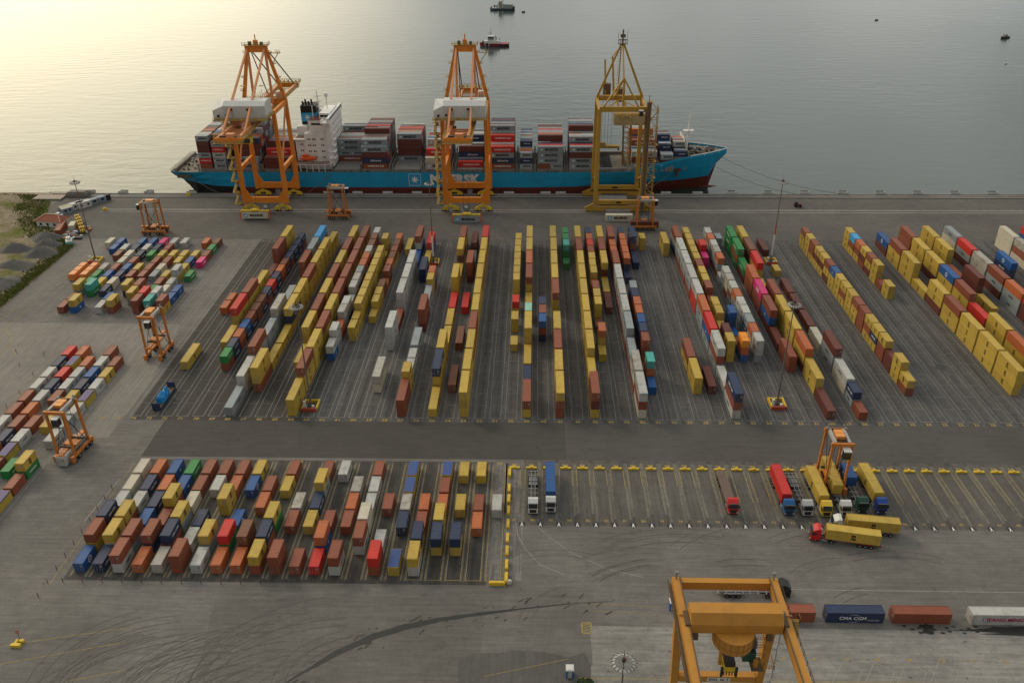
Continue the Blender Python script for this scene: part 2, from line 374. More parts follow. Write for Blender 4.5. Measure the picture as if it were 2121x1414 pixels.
line(Wm, [(-3.6, -45), (-3, -50), (-1, -55), (2.5, -60), (8, -63)], .16); line(Wm, [(1.5, -46.5), (5, -51), (10, -56), (18, -61), (26, -63.5)], .14)
for j in range(9):                        # chevrons by the gantry
    X = 47 + j * 6.4
    line(Wm, [(X - 2, -95), (X + 4.2, -86.2), (X + 7.4, -88.4), (X + 2.6, -96)], .13, .03)
    Ym.add(text_mb(str(5 + j), 1.4, YEL_P, .03, shear=.3), Matrix.Translation((X + 5, -85.6, .03)) @ Matrix.Rotation(-.6, 4, 'Z'))
line(Ym, [(11.3, -77), (13.2, -77), (13.2, -79.8), (11.3, -79.8), (11.3, -77)], .3, .028)
for k in range(3): line(Ym, [(11.6, -79.2 + k * .7), (12.9, -78.6 + k * .7)], .18, .03)
Dm.build('dusty_slot_edges', kind='structure'); Wm.build('white_road_marking', kind='structure'); Ym.build('yellow_road_marking', kind='structure')
# walkway symbols: dark square with a white walking figure
b = MB(); PB = mat('black_road_paint', (.035, .033, .03), .8)
for j in range(0, 60):
    X = -2.1 + 4.58 * j
    b.mat(PB); b.face([(X - .75, -46.9, .02), (X + .75, -46.9, .02), (X + .75, -45.3, .02), (X - .75, -45.3, .02)])
    b.mat(WHITEP); b.face([(X - .12, -45.75, .026), (X + .14, -45.75, .026), (X + .14, -45.45, .026), (X - .12, -45.45, .026)])
    b.face([(X - .22, -46.3, .026), (X + .22, -46.3, .026), (X + .2, -45.8, .026), (X - .16, -45.8, .026)])
    b.face([(X - .45, -46.8, .026), (X - .25, -46.8, .026), (X + .05, -46.3, .026), (X - .2, -46.3, .026)])
    b.face([(X + .25, -46.8, .026), (X + .45, -46.8, .026), (X + .22, -46.3, .026), (X, -46.3, .026)])
b.build('walkway_marking', kind='structure')
# tyre scrubs: dark arcs
TYRE = mat('tyre_scrub', (.085, .078, .072), .9)
b = MB(); b.mat(TYRE); rr = random.Random(3)
for k in range(46):
    if k < 30: cx = rr.uniform(-75, -30); cy = rr.uniform(-104, -92); ra = rr.uniform(9, 22); a0 = rr.uniform(88, 120); a1 = a0 + rr.uniform(55, 100)
    else: cx = rr.uniform(5, 90); cy = rr.uniform(-80, -66); ra = rr.uniform(10, 26); a0 = rr.uniform(40, 120); a1 = a0 + rr.uniform(25, 60)
    for dr in (0, 1.9):
        pts = [(cx + (ra + dr) * 1.4 * math.cos(R(a0 + (a1 - a0) * i / 14)), cy + (ra + dr) * math.sin(R(a0 + (a1 - a0) * i / 14))) for i in range(15)]
        line(b, pts, rr.uniform(.08, .2), .018 + k * .0001)
b.build('tyre_marks', kind='structure')
# long oily track and wet patches
b = MB(); b.mat(A_OIL)
cl = [(-54, -99, .15), (-47, -92, .6), (-40, -86, 1.8), (-33, -81.6, 2.0), (-27, -79, 1.7), (-19, -76.6, 1.3), (-11, -75, .9), (-2, -73.4, .4), (8, -71.8, .2), (20, -70.6, .1)]
L_, R_ = [], []
rr = random.Random(5)
for i, (x, y, wd) in enumerate(cl):
    for q in range(5):
        if i == len(cl) - 1: break
        x2, y2, w2 = cl[i + 1]; t = q / 5; X = x + (x2 - x) * t; Y = y + (y2 - y) * t; ww = (wd + (w2 - wd) * t) * rr.uniform(.85, 1.15)
        L_.append((X, Y + ww / 2, .03)); R_.append((X, Y - ww / 2, .03))
for i in range(len(L_) - 1): b.face([R_[i], R_[i + 1], L_[i + 1], L_[i]])
for k in range(60):
    t = rr.random(); i = int(t * 44); x, y, _ = L_[i]; x += rr.uniform(-3, 3); y += rr.uniform(-4, 2.5); l = rr.uniform(.3, 2.2); a = rr.uniform(.4, 1.0)
    line(b, [(x, y), (x + l * math.cos(a), y + l * math.sin(a))], rr.uniform(.1, .4), .031 + k * .0001)
b.build('oil_track', kind='structure')
b = MB(); b.mat(A_OIL)
def blob(cx, cy, rx_, ry, z, seed):
    r_ = random.Random(seed); n = 18
    b.face([(cx + rx_ * (1 + r_.uniform(-.3, .3)) * math.cos(2 * math.pi * i / n), cy + ry * (1 + r_.uniform(-.3, .3)) * math.sin(2 * math.pi * i / n), z) for i in range(n)])
blob(112, -77.6, 18, 1.6, .032, 1); blob(84.5, -76.9, 1.2, .9, .033, 2); blob(84.5, -78.2, 1.3, .6, .034, 3)
for k in range(16): blob(80 + k * 1.0 + (k % 3) * .4, -76.6 - (k * 7 % 5) * .45, .45, .3, .035 + k * .0002, 20 + k)
for x, y, rx_, ry in ((-30, -94.3, .8, .5), (-28.5, -94.1, .7, .5), (-25, -97.5, .8, .8), (30, 60, 1, .6), (120, 64, .9, 1.5), (128, 50, 1, 1.6), (131, 30, 1.2, 2)): blob(x, y, rx_, ry, .04, int(x) + 99)
b.build('wet_patch', kind='structure')

# ---------------------------------------------------------------- rough shore ground (left)
def hnoise(x, y):
    return math.sin(x * .31 + 1.3 * math.sin(y * .17)) * .5 + math.sin(y * .43 + x * .13) * .3 + math.sin(x * 1.1 + y * .9) * .15
def edge_x(y):
    P = [(-60, -196.6), (60, -196.8), (125, -197), (134, -205), (143, -213), (153, -221.5), (165, -229), (178, -234), (193, -241)]
    for (y0, x0), (y1, x1) in zip(P, P[1:]):
        if y <= y1: return x0 + (x1 - x0) * (y - y0) / (y1 - y0)
    return P[-1][1]
sm = bpy.data.materials.new('rough_shore_ground'); sm.use_nodes = True
nt = sm.node_tree; N = nt.nodes; L = nt.links; pb = N["Principled BSDF"]; pb.inputs['Roughness'].default_value = .95; pb.inputs['Specular IOR Level'].default_value = .1
geo = N.new("ShaderNodeNewGeometry")
n1 = N.new("ShaderNodeTexNoise"); n1.inputs['Scale'].default_value = .055; n1.inputs['Detail'].default_value = 7; n1.inputs['Roughness'].default_value = .68; L.new(geo.outputs['Position'], n1.inputs['Vector'])
r1 = N.new("ShaderNodeValToRGB"); e = r1.color_ramp; e.elements[0].position = .36; e.elements[0].color = (.10, .12, .022, 1); e.elements[1].position = .52; e.elements[1].color = (.23, .185, .13, 1)
e2 = e.elements.new(.43); e2.color = (.14, .13, .05, 1); L.new(n1.outputs['Fac'], r1.inputs['Fac'])
n2 = N.new("ShaderNodeTexNoise"); n2.inputs['Scale'].default_value = .9; n2.inputs['Detail'].default_value = 7; n2.inputs['Roughness'].default_value = .75; L.new(geo.outputs['Position'], n2.inputs['Vector'])
mr = N.new("ShaderNodeMapRange"); mr.inputs['From Min'].default_value = .3; mr.inputs['From Max'].default_value = .7; mr.inputs['To Min'].default_value = .55; mr.inputs['To Max'].default_value = 1.4; L.new(n2.outputs['Fac'], mr.inputs['Value'])
vm = N.new("ShaderNodeVectorMath"); vm.operation = 'SCALE'; L.new(r1.outputs[0], vm.inputs[0]); L.new(mr.outputs[0], vm.inputs['Scale']); L.new(vm.outputs[0], pb.inputs['Base Color'])
bp = N.new("ShaderNodeBump"); bp.inputs['Strength'].default_value = .8; L.new(n2.outputs['Fac'], bp.inputs['Height']); L.new(bp.outputs[0], pb.inputs['Normal'])
b = MB(); b.mat(sm); ny, nx = 90, 50; vs = []
for j in range(ny + 1):
    y = -60 + 253.5 * j / ny; ex = edge_x(y)
    for i in range(nx + 1):
        t = i / nx; x = ex - (t ** 1.5) * 190
        vs.append((x, y, .03 + (.35 + .45 * hnoise(x, y)) * min(1, t * 6) * (1 if y < 190 else .3)))
b.raw(vs, [(j * (nx + 1) + i, (j + 1) * (nx + 1) + i, (j + 1) * (nx + 1) + i + 1, j * (nx + 1) + i + 1) for j in range(ny) for i in range(nx)])
b.build('rough_shore_ground', kind='structure', smooth=True)
GR1 = mat('grass_green', (.095, .125, .02), .9, var=.5); GR2 = mat('grass_dry', (.17, .16, .045), .9, var=.4)
b = MB(); rr = random.Random(11)
for k in range(9000):
    if k < 5200:
        y = rr.uniform(60, 190); x = edge_x(y) - abs(rr.gauss(0, 3.4)) - .3 if y < 135 else edge_x(y) - rr.uniform(1, 14) - abs(rr.gauss(0, 2))
    else:
        y = rr.uniform(158, 191); x = edge_x(y) - rr.uniform(0, 52)
        if math.sin(x * .12 + y * .1) + math.sin(y * .3) < -.2: continue
    b.mat(GR1 if rr.random() < .62 else GR2); hh = rr.uniform(.25, .75) * (1.3 if k < 5200 else .7); a = rr.uniform(0, 3.14); s = rr.uniform(.25, .6)
    z = .1 + .3 * max(0, hnoise(x, y)); dx, dy = math.cos(a) * s, math.sin(a) * s
    b.raw([(x - dx, y - dy, z), (x + dx, y + dy, z), (x + rr.uniform(-.2, .2), y + rr.uniform(-.2, .2), z + hh)], [(0, 1, 2)])
b.build('grass', kind='stuff', label='green and dry grass growing over the shore ground and verge left of the port', cat='grass')
# ================================================================ CONTAINERS
CC = dict(y=(.46, .315, .055), r=(.235, .068, .036), m=(.125, .036, .026), o=(.42, .115, .038), s=(.50, .030, .022), n=(.024, .038, .085),
          b=(.018, .085, .26), c=(.06, .32, .62), w=(.42, .42, .395), g=(.25, .28, .295), k=(.58, .035, .17), v=(.025, .20, .055),
          t=(.06, .33, .28), l=(.30, .58, .45), z=(.72, .25, .018), a=(.50, .46, .36), d=(.36, .34, .30), e=(.18, .070, .036), q=(.42, .31, .05), Q=(.42, .29, .03))
CN = dict(y='yellow', r='brick-red', m='maroon', o='orange-red', s='scarlet', n='navy', b='blue', c='sky-blue', w='white', g='grey', k='pink', v='green', t='teal',
          l='pale-green', z='amber', a='cream', d='stained-white', e='brown', q='purple-topped', Q='blue-topped')
CM = {}
for k_, c_ in CC.items():
    CM[k_] = mat('container_' + CN[k_].replace('-', '_'), c_, .55, var=.16, dirt={'w': .45, 'd': .85, 'g': .35, 'a': .3, 'e': .5}.get(k_, .32), dscale=.45, dcol=(.11, .065, .04) if k_ in 'wdagy' else (.07, .045, .035))
TARP = {'q': mat('purple_tarpaulin', (.11, .09, .20), .6, dirt=.5), 'Q': mat('blue_tarpaulin', (.035, .075, .24), .6, dirt=.3)}
BARS = mat('door_bars', (.30, .27, .24), .5, .3)
W2 = 1.22; HH = {0: 2.62, 1: 2.88}     # standard and high
LN = {0: 6.06, 1: 12.19}
def cont_parts(c, L40, door=True, logo=True):
    """local: x centred, y from 0 (front end) to length, z up.  returns dict part -> MB"""
    H = HH[L40]; Ln = LN[L40]; m = CM[c]
    bd = MB(); bd.mat(m); i = .045; t = .13
    bd.box(-W2 + i, W2 - i, i, Ln - i, .12, H - .05)
    for x in (-W2, W2 - t):
        for y in (0, Ln - t): bd.box(x, x + t, y, y + t, 0, H)
        bd.box(x, x + t, t, Ln - t, 0, .15); bd.box(x, x + t, t, Ln - t, H - .1, H - .005)
    for y in (0, Ln - t): bd.box(-W2 + t, W2 - t, y, y + t, 0, .15); bd.box(-W2 + t, W2 - t, y, y + t, H - .12, H - .005)
    n = int((Ln - .6) / .56)
    for q in range(n):                    # corrugation ribs on the long sides and roof bows
        y = .35 + q * (Ln - .7) / n
        bd.box(-W2 + .012, -W2 + i + .004, y, y + .26, .16, H - .12); bd.box(W2 - i - .004, W2 - .012, y, y + .26, .16, H - .12)
        if q % 2 == 0: bd.box(-W2 + .14, W2 - .14, y, y + .24, H - .052, H - .028)
    if c in 'qQ': bd.mat(TARP[c]); bd.box(-W2 + .02, W2 - .02, .12, Ln - .12, H - .03, H + .05); bd.box(-W2 - .012, W2 + .012, .1, Ln - .1, H - .42, H - .1)
    out = {'body': bd}
    if door:
        d = MB(); d.mat(m); d.box(-W2 + t, -.015, -.012, i, .16, H - .13); d.box(.015, W2 - t, -.012, i, .16, H - .13)
        d.mat(BARS)
        for x in (-.92, -.38, .38, .92): d.box(x - .025, x + .025, -.07, -.014, .1, H - .08); d.box(x - .1, x + .12, -.085, -.07, 1.0, 1.12)
        d.box(.5, .98, -.03, -.013, 1.5, 2.15)
        out['door'] = d
    else:
        d = MB(); d.mat(m)
        for q in range(8): x = -W2 + .2 + q * .27; d.box(x, x + .13, .008, i + .003, .16, H - .13)
        out['end_wall'] = d
    if logo:
        lg = None
        k = {'y': 'msc', 'n': 'CMA CGM', 'k': 'ONE', 'v': 'EVERGREEN', 'w': 'MAERSK', 'g': 'MAERSK', 'b': 'o'}.get(c)
        if k:
            lg = MB()
            for s in (-1, 1):
                P = Vector((s * (W2 + .004), Ln / 2, H / 2)); M = onto(P, (0, s, 0), (0, 0, 1))
                if k == 'msc': lg.add(text_mb('m\nsc', 1.25, BLACKP, .06), M)
                elif k == 'o':
                    ring = MB(); ring.mat(WHITEP); nn = 20
                    for a in range(nn):
                        t0, t1 = 2 * math.pi * a / nn, 2 * math.pi * (a + 1) / nn
                        ring.face([(.62 * math.cos(t0), .62 * math.sin(t0), 0), (.85 * math.cos(t0), .85 * math.sin(t0), 0), (.85 * math.cos(t1), .85 * math.sin(t1), 0), (.62 * math.cos(t1), .62 * math.sin(t1), 0)])
                    ring.box(-.35, .35, -.1, .1, 0, .004); lg.add(ring, M)
                elif k == 'MAERSK': lg.add(text_mb(k, .85 if L40 else .62, BLACKP, .03), M)
                else: lg.add(text_mb(k, {'CMA CGM': 1.0, 'ONE': 1.6, 'EVERGREEN': .8}[k] * (1.2 if L40 else .85), WHITEP, .02), M)
            out['logo'] = lg
    return out
PROTO = {}
def cont_meshes(c, L40, door):
    key = (c, L40, door)
    if key not in PROTO: PROTO[key] = {k: v.mesh(k) for k, v in cont_parts(c, L40, door).items()}
    return PROTO[key]
LITE = {}
def cont_lite(c, L40, door, logo=True):
    """lighter builder used for the merged far containers"""
    key = (c, L40, door, logo)
    if key in LITE: return LITE[key]
    H = HH[L40]; Ln = LN[L40]; b = MB(); b.mat(CM[c]); t = .12; i = .04
    b.box(-W2 + i, W2 - i, i, Ln - i, .1, H - .05)
    for x in (-W2, W2 - t):
        for y in (0, Ln - t): b.box(x, x + t, y, y + t, 0, H)
        b.box(x, x + t, t, Ln - t, H - .14, H - .005); b.box(x, x + t, t, Ln - t, 0, .14)
    for y in (0, Ln - t): b.box(-W2 + t, W2 - t, y, y + t, 0, .14); b.box(-W2 + t, W2 - t, y, y + t, H - .14, H - .005)
    if c in 'qQ': b.mat(TARP[c]); b.box(-W2 + .02, W2 - .02, .12, Ln - .12, H - .03, H + .05)
    if door: b.mat(BARS); [b.box(x - .03, x + .03, -.03, .01, .1, H - .1) for x in (-.9, -.4, .4, .9)]
    if logo and c in 'ywgnkvb':
        for s in (-1, 1):
            P = Vector((s * (W2 + .004), Ln / 2, H / 2)); M = onto(P, (0, s, 0), (0, 0, 1))
            tx = {'y': ('m\nsc', 1.25), 'n': ('CMA CGM', .9), 'k': ('ONE', 1.4), 'v': ('EVERGREEN', .8), 'w': ('MAERSK', .8), 'g': ('MAERSK', .8), 'b': ('o', 1.6)}[c]
            b.add(text_mb(tx[0], tx[1] * (1 if L40 else .8), BLACKP if c in 'ywg' else WHITEP, .04), M)
    LITE[key] = b; return b

YARD = """
73|4:y 10/2:o 11/2:o
71|18:yyy 16:rrr 14:m 12:yy 10:yyr 8:yys 6:y
70|19/2:rn 18/2:nn 17/2:nn 16/2:rn 15/2:ne 14/2:ro 13/2:np 12/2:ns 11/2:rn 10/2:ne 9/2:re 8/2:nr 7/2:nb 6/2:ro 5/2:nn 4/2:rv
68|18:brc 16:rrg 14:rrr 10:gg 8:ggd 6:gg 4:ggr 2:aw 0:g
67|18:yy 16:yyy 14:yyy 12:yyr 10:yyy 8:yny 6:y 4:y 2:ryy
65|18:ryy 16:yrr 14:ryy 12:yrr 10:yyy 8:yrr 6:yyy 4:y
64|18:yyr 16:yyr 14:yyr 12:yyr 10:ymr 8:yyy 6:yyr 4:yyy 2:yyr 0:yy
63|19/2:rgw 18/2:nre 17/2:rge 16/2:nrw 15/2:nro 14/2:ngo 13/2:rrg 12/2:wnd 11/2:ngw 10/2:gw 9/2:ngw 8/2:ggd 7/2:ro 6/2:gww 5/2:bw
62|18/2:yyy 17/2:y 16/2:yyy 15/2:yyy 14/2:yyy 13/2:yyy 12/2:yyy 11/2:yyy 10/2:yyy 9/2:yyy 8/2:yy 7/2:yy
61|19/2:ro 18/2:re 17/2:yr 16/2:ye 15/2:go 14/2:mr 13/2:o 12/2:re 11/2:yy 10/2:yy 9/2:y
60|18:y
59|18:bwr 16:b 14:www 12:www 10:www 8:r 6:www 2:ad
58|18:bs 16:y 14:nn
57|13/2:ebo 12/2:yyy 10:gg 8:mrr 5:gg 4/2:gw 3/2:gw 2/2:yyy 0:rr
55|18:yyr 16:ymy 14:y 12:yyy 10:s 8:y 6:y 4:yyy 2:yyn 0:y
54|18:mm 16:g 14:mrr 10:s 6:e 2:e
53|18:yms 16:yry 14:yry 12:yry 10:yyy 8:yyy 6:yrr 4:yry 2:yyy 0:yyy
50|18/2:yyy 17/2:yyy 16/2:yyy 15/2:yyy 14/2:yyy 13/2:yyy 12/2:yyy 10/2:ys 8/2:yy 6/2:y
49|18:yyy 16:yyy 14:yro 12:yyr 10:y 9/2:xl 6:yyy 4:y 2:n 0:yr
48|9/2:yrn 8/2:nrr 7/2:nrb
47|18:yyy 16:yyy 14:yyy 12:yyy 10:yyr 6:yyy 4:yrr 2:yyy 0:rry
46|19/2:vvv 18/2:vvv 17/2:vvt 16/2:v
45|18:yyy 16:yyr 14:yyy 12:yyy 10:yyy 8:yyy 6:yyy 4:yyy 2:yy 0:ymr
44|19/2:nrn 18/2:rro 17/2:yrs 16/2:yrr 15/2:yyy 14/2:yyy 13/2:yyy 12/2:ro 11/2:ymr 10/2:yyy 9/2:yyy 8/2:e 6/2:yyo 5/2:y
43|18:ryy 16:ymr 14:ymy 12:y 10:m
42|18:rmr 17/2:rro 16/2:rro 14:rmr 12:rgw 10:rgw 8:rgw 6:rgg 4:rg 2:rwd 0:arw
41|19/2:rnp 18/2:rno 17/2:noo 16/2:mro 15/2:rno 14/2:n 11/2:rng 10/2:mrn 9/2:mro 8/2:mro 7/2:nnb 6/2:nnn 5/2:rrr 3/2:rot 2/2:b
40|18:nrn 16:n
39|19/2:yy
38|4:yr 2:yy
37|18:yy 2:m
36|18:ngr 16:rgw 14:rgw 12:rgw 10:ssw 8:ggo 6:gbs 4:grw 2:w 0:wrn
35|19/2:yyy 18/2:yyy 17/2:yyy 16/2:yyy 15/2:yyy 14/2:yyr 13/2:yyy 12/2:yyy 11/2:ymr 10/2:rr 9/2:yyy 8/2:yyy 7/2:yy 6/2:yym 5/2:yyy
34|18/2:rr 17/2:srs 16/2:kk 8/2:nbb 7/2:b 6/2:r 5/2:boz
33|19/2:ggw 18/2:rdo 17/2:ggw 16/2:rgd 15/2:rgo 14/2:w 13/2:ggw 12/2:rad 11/2:grw 10/2:rgo 9/2:ggw 8/2:ggw 7/2:gng 6/2:gwo 5/2:gww
32|19/2:gg
31|18:vvv 16:vrv 14:mv 12:rro 10:rrk 8:mbr 6:m 4:rr
30|18:yyy 16:nme 14:yys 12:y 10:mmr 8:yyy 6:yyy 4:myo 2:yy 0:m
28|18:m 15/2:y 12:m 10:m 8:m 6:a 4:ggm 2:aw 1/2:gn 0/2:r
24|19/2:yyr 18/2:yyy 17/2:yrr 16/2:ymy 15/2:ymy 14/2:myr 13/2:yyb 12/2:yyy 11/2:yry 10/2:yyy 9/2:yyr 8/2:rrr 7/2:yry 6/2:yny 5/2:rry 4/2:mm 3/2:yyy 2/2:ry
20|19/2:yyy 18/2:yrc 17/2:yro 16/2:rmy 15/2:myr 14/2:yyy 13/2:r 12/2:yy
17|18:mb 16:yyr 14:yyy 12:y 10:myy 8:yyr 6:yyy 4:yyy 2:yyy
15|18:mrr 16:yyy 14:myy 12:yyb 10:yyr 8:ms 6:yyy 4:yyo
13|18:yyy 16:yyy 14:r 12:mmm 10:y
11|18:gag 16:mgs 14:mdd 12:mgr 10:ggo 8:mms
10|16:b 14:b 9:b
9|14:nnb
6|18:aaa 16:ard 14:wrg
4|18:gbs
"""
def stacks():
    out = []
    for l in YARD.strip().split('\n'):
        n, rest = l.split('|'); n = int(n)
        for it in rest.split():
            p, st = it.split(':'); L40 = 1
            if '/' in p: p = p.split('/')[0]; L40 = 0
            k = int(p); X = rx(n) + (.7 if n == 73 else 0)
            Y = k * 6.525 + (.004 * X if L40 else -.40 + .0055 * X)
            out.append(('main yard', n, X * (1 - .00005 * Y), Y, L40, [{'x': 'y', 'p': 'n'}.get(c, c) for c in st]))
    UL = """0|4:f 9:a
1|4:f 8:b 9:b
2|0:r 1:e 2:gy 3:v 4:v 5:d 7:e 8:w
3|0:by 2:vt 3:y 4:b 5:r 6:a 7:a 8:n 9:b
4|2:n 3:a 4:n 5:b 6:r 7:n 8:w 9:b
5|0:w 1:b 4:r 5:y 7:v 8:n 9:k
6|0:ry 2:ny 4:r 5:r 6:r 7:y 8:r 9:w
7|1:gy 2:gr 4:g 5:a 6:r 7:y 9:w
8|0:rr 1:rs 2:v 3:r 4:y 6:y 7:y
9|0:rt 1:gw 2:a 3:w 4:yw 5:y 6:b 7:y 9:o
10|0:yr 1:b 2:b 4:v 6:k 7:r 8:v 9:e"""
    for l in UL.split('\n'):
        i, rest = l.split('|')
        for it in rest.split():
            k, st = it.split(':')
            if 'f' in st: continue
            out.append(('far left block', int(i), -181.3 + 4.62 * int(i), 64.2 + 6.62 * int(k), 0, list(st)))
    ML = """0|0:s 1:n 2:w 3:w 4:r 5:r 6:w
1|0:o 1:q 2:s 3:n 4:w 5:o 6:r 7:n 8:r
2|1:o 2:w 3:w 4:r 6:r 7:w 8:q 9:r
3|0:r 1:w 2:b 3:n 4:y 6:y 9:v
4|1:r 2:y 3:w 4:q 5:w 6:g 7:w 9:vy 10:r 11:q 12:y 13:r"""
    for l in ML.split('\n'):
        i, rest = l.split('|')
        for it in rest.split():
            k, st = it.split(':'); out.append(('left edge block', int(i), -153.7 + 4.63 * int(i), 30.3 - 6.8 * int(k), 0, list(st)))
    LL = """0|0:b 1:yr 2:rn 3:w 4:a 5:a
1|0:n 1:wy 2:ry 3:w 4:n 5:o
2|0:wr 1:gr 2:b 3:n 4:o 5:b
3|0:o 1:nr 2:r 3:ry 4:b 5:v
4|0:d 1:rn 2:gy 3:a 4:r 5:r
5|0:rr 1:w 2:n 4:w 5:r
6|0:w 1:gy 3:yy 4:o 5:r
7|0:o 1:vs 2:b 4:b 5:y
8|0:o 1:re 3:o 4:r
9|0:ry 1:rn 2:vy 4:y 5:r
10|0:rr 2:r 3:d
11|0:r 2:y 3:n 4:gy 5:r
12|0:s 1:bo 2:r 5:w
13|0:wr 2:r 3:o 4:d
14|1:wr 2:aa 3:w 4:w 5:r
15|0:rs 1:w 3:r
16|0:Q 2:n 3:d 4:Q 5:Q
17|0:wy 1:yn 2:r 3:o
18|1:yn 2:yy 3:o 4:r 5:Q
19|1:yn 3:y 5:y
20|2:o 3:r 5:y
21|3:w"""
    for l in LL.split('\n'):
        i, rest = l.split('|')
        for it in rest.split():
            k, st = it.split(':'); out.append(('nearest block', int(i), -104.2 + 4.56 * int(i), -64.1 + 6.68 * int(k), 0, list(st)))
    return out
STK = stacks()
ORD = 'first second third fourth fifth sixth seventh eighth ninth tenth eleventh twelfth thirteenth fourteenth fifteenth sixteenth seventeenth eighteenth nineteenth twentieth'.split()
def ordn(i):
    if i < 20: return ORD[i]
    tens = ['twenty', 'thirty', 'forty'][i // 10 - 2]
    return {0: {20: 'twenty-first'}.get(i, '')}.get(99, tens + '-' + ORD[i % 10]) if True else ''
def ordw(i):                              # 0-based -> words
    i += 1
    if i <= 20: return ORD[i - 1]
    if i % 10 == 0: return {30: 'thirtieth', 40: 'fortieth', 50: 'fiftieth'}[i]
    return {2: 'twenty-', 3: 'thirty-', 4: 'forty-'}[i // 10] + ORD[i % 10 - 1]
zones = {}
for s in STK: zones.setdefault(s[0], {}).setdefault(s[1], []).append(s)
items = []
hmap = {}
for s in STK: hmap[(s[0], s[1], round(s[3] / 3.3))] = len(s[5])
camp = cam.matrix_world.translation
def in_view(p):
    d = Vector(p) - camp; z = d.dot(FW)
    if z <= 0: return False
    u = d.dot(RT) / z * 1752.4466 / 1060.5; v = d.dot(UP) / z * 1752.4466 / 707
    return abs(u) < 1.02 and abs(v) < 1.03
for zn, rows in zones.items():
    keys = sorted(rows, key=lambda q: rows[q][0][2])
    for ri, rk in enumerate(keys):
        sts = sorted(rows[rk], key=lambda q: q[3])
        for si, s in enumerate(sts):
            H = HH[s[4]]; n = len(s[5])
            nxt = sts[si - 1] if si else None
            gap = (s[3] - (nxt[3] + LN[nxt[4]])) if nxt else 99
            hb = len(nxt[5]) * HH[nxt[4]] if nxt and gap < 3 else 0
            side = -1 if s[2] > 0 else 1
            for lv, c in enumerate(s[5]):
                d = (Vector((s[2], s[3], lv * H)) - camp).length
                sc_ = (1000 / d) ** 2
                vis = 0
                if lv == n - 1: vis += LN[s[4]] * 2.44 * .62
                if lv * H >= hb - .6: vis += 2.44 * H * .7
                nb = 0
                for kk in (ri + side,):
                    if 0 <= kk < len(keys):
                        nx_ = rows[keys[kk]]
                        if abs(nx_[0][2] - s[2]) < 6:
                            for q in nx_:
                                if q[3] < s[3] + 6 and q[3] + LN[q[4]] > s[3]: nb = max(nb, len(q[5]))
                if lv >= nb: vis += LN[s[4]] * H * min(.5, abs(s[2]) / 300)
                if not in_view((s[2], s[3] + 2, lv * H)) : vis = 0
                items.append(dict(z=zn, ri=ri, si=si, lv=lv, n=n, c=c, s=s, score=vis * sc_))
items.sort(key=lambda q: -q['score'])
NIND = 278
def cont_label(it):
    zn = it['z']; c = CN[it['c']]; n = it['n']; lv = it['lv']
    pos = 'standing alone' if n == 1 else ('stacked on top' if lv == n - 1 else ('at stack bottom' if lv == 0 else 'in stack middle'))
    size = ('long ' if it['s'][4] else 'short ') if zn == 'main yard' else ''
    if zn == 'main yard': return f"{size}{c} container {pos}, {ordw(it['si'])} from front, {ordw(it['ri'])} row from left, main yard"
    return f"{c} container {pos}, {ordw(it['si'])} from front, {ordw(it['ri'])} column from left, {zn}"
GRP = {'main yard': 'containers stacked in long rows in the main yard', 'nearest block': 'containers in the nearest block', 'left edge block': 'containers in the block at the left edge', 'far left block': 'containers in the far left block'}
def place_container(c, L40, x, y, z, rz, label, group, door=True, name='shipping_container'):
    r = thing(name, label, 'container', (x, y, z), rz, group)
    for nm, me in cont_meshes(c, L40, door).items(): put(me, nm, r)
    return r
BIG = MB(); rr = random.Random(17)
for idx, it in enumerate(items):
    zn, rn, X, Y, L40, st = it['s']; z = .03 + it['lv'] * (HH[L40] + .02); door = rr.random() < .55
    x = X + rr.uniform(-.05, .05); y = Y + rr.uniform(-.07, .07)
    if idx < NIND: place_container(it['c'], L40, x, y, z, 0, cont_label(it), GRP[zn], door)
    else: BIG.add(cont_lite(it['c'], L40, door, logo=it['score'] > 0), Matrix.Translation((x, y, z)))
# ================================================================ SHIP
HULLB = mat('hull_blue', (.012, .27, .47), .45, dirt=.35, dscale=.12, dcol=(.03, .09, .12))
BOOT = mat('boot_red', (.115, .022, .014), .7, dirt=.6, dscale=.3, dcol=(.05, .02, .012))
DECKM = mat('deck_buff', (.19, .165, .125), .8, dirt=.6, dscale=.4, dcol=(.08, .06, .045))
HATCH = mat('hatch_grey', (.20, .195, .18), .8, dirt=.6, dscale=.3, dcol=(.10, .085, .065))
SHW = mat('ship_white', (.72, .71, .68), .5, dirt=.35, dscale=.3, dcol=(.32, .26, .2))
CLUT = mat('deck_machinery', (.10, .085, .055), .7, dirt=.6)
ship = thing('container_ship', 'long light blue container ship moored along the quay, loaded with stacked containers', 'ship', (0, 212, 0))
# sections: x, half-width deck, half-width waterline, deck z, boot z
SEC = [(-180.5, 14.2, 3, 9.3, 4.4), (-177, 15.2, 6, 9.4, 4.0), (-170, 15.9, 10, 9.5, 3.3), (-160, 16, 14, 9.6, 2.6), (-145, 16, 15.8, 9.6, 2.2), (-100, 16, 16, 9.6, 2.2), (0, 16, 16, 9.6, 2.2),
       (20, 16, 15.3, 9.6, 2.5), (38, 16, 13.2, 9.7, 2.8), (48, 15.9, 11, 10.1, 3.0), (58, 15.6, 8.6, 12.6, 3.2), (68, 14.4, 6, 14.6, 3.4), (77, 12.0, 3.6, 15.9, 3.6), (84, 8.9, 1.6, 16.0, 3.8), (88, 6.6, .35, 16.1, 3.9), (92, 4.2, .25, 16.2, 4.0), (96.5, .6, .2, 16.3, 4.1)]
HSHADE = mat('hull_stern_shade', (.02, .02, .02), .6); hb = MB(); hv = []  # shadow and reflection below the stern, put into the hull colour
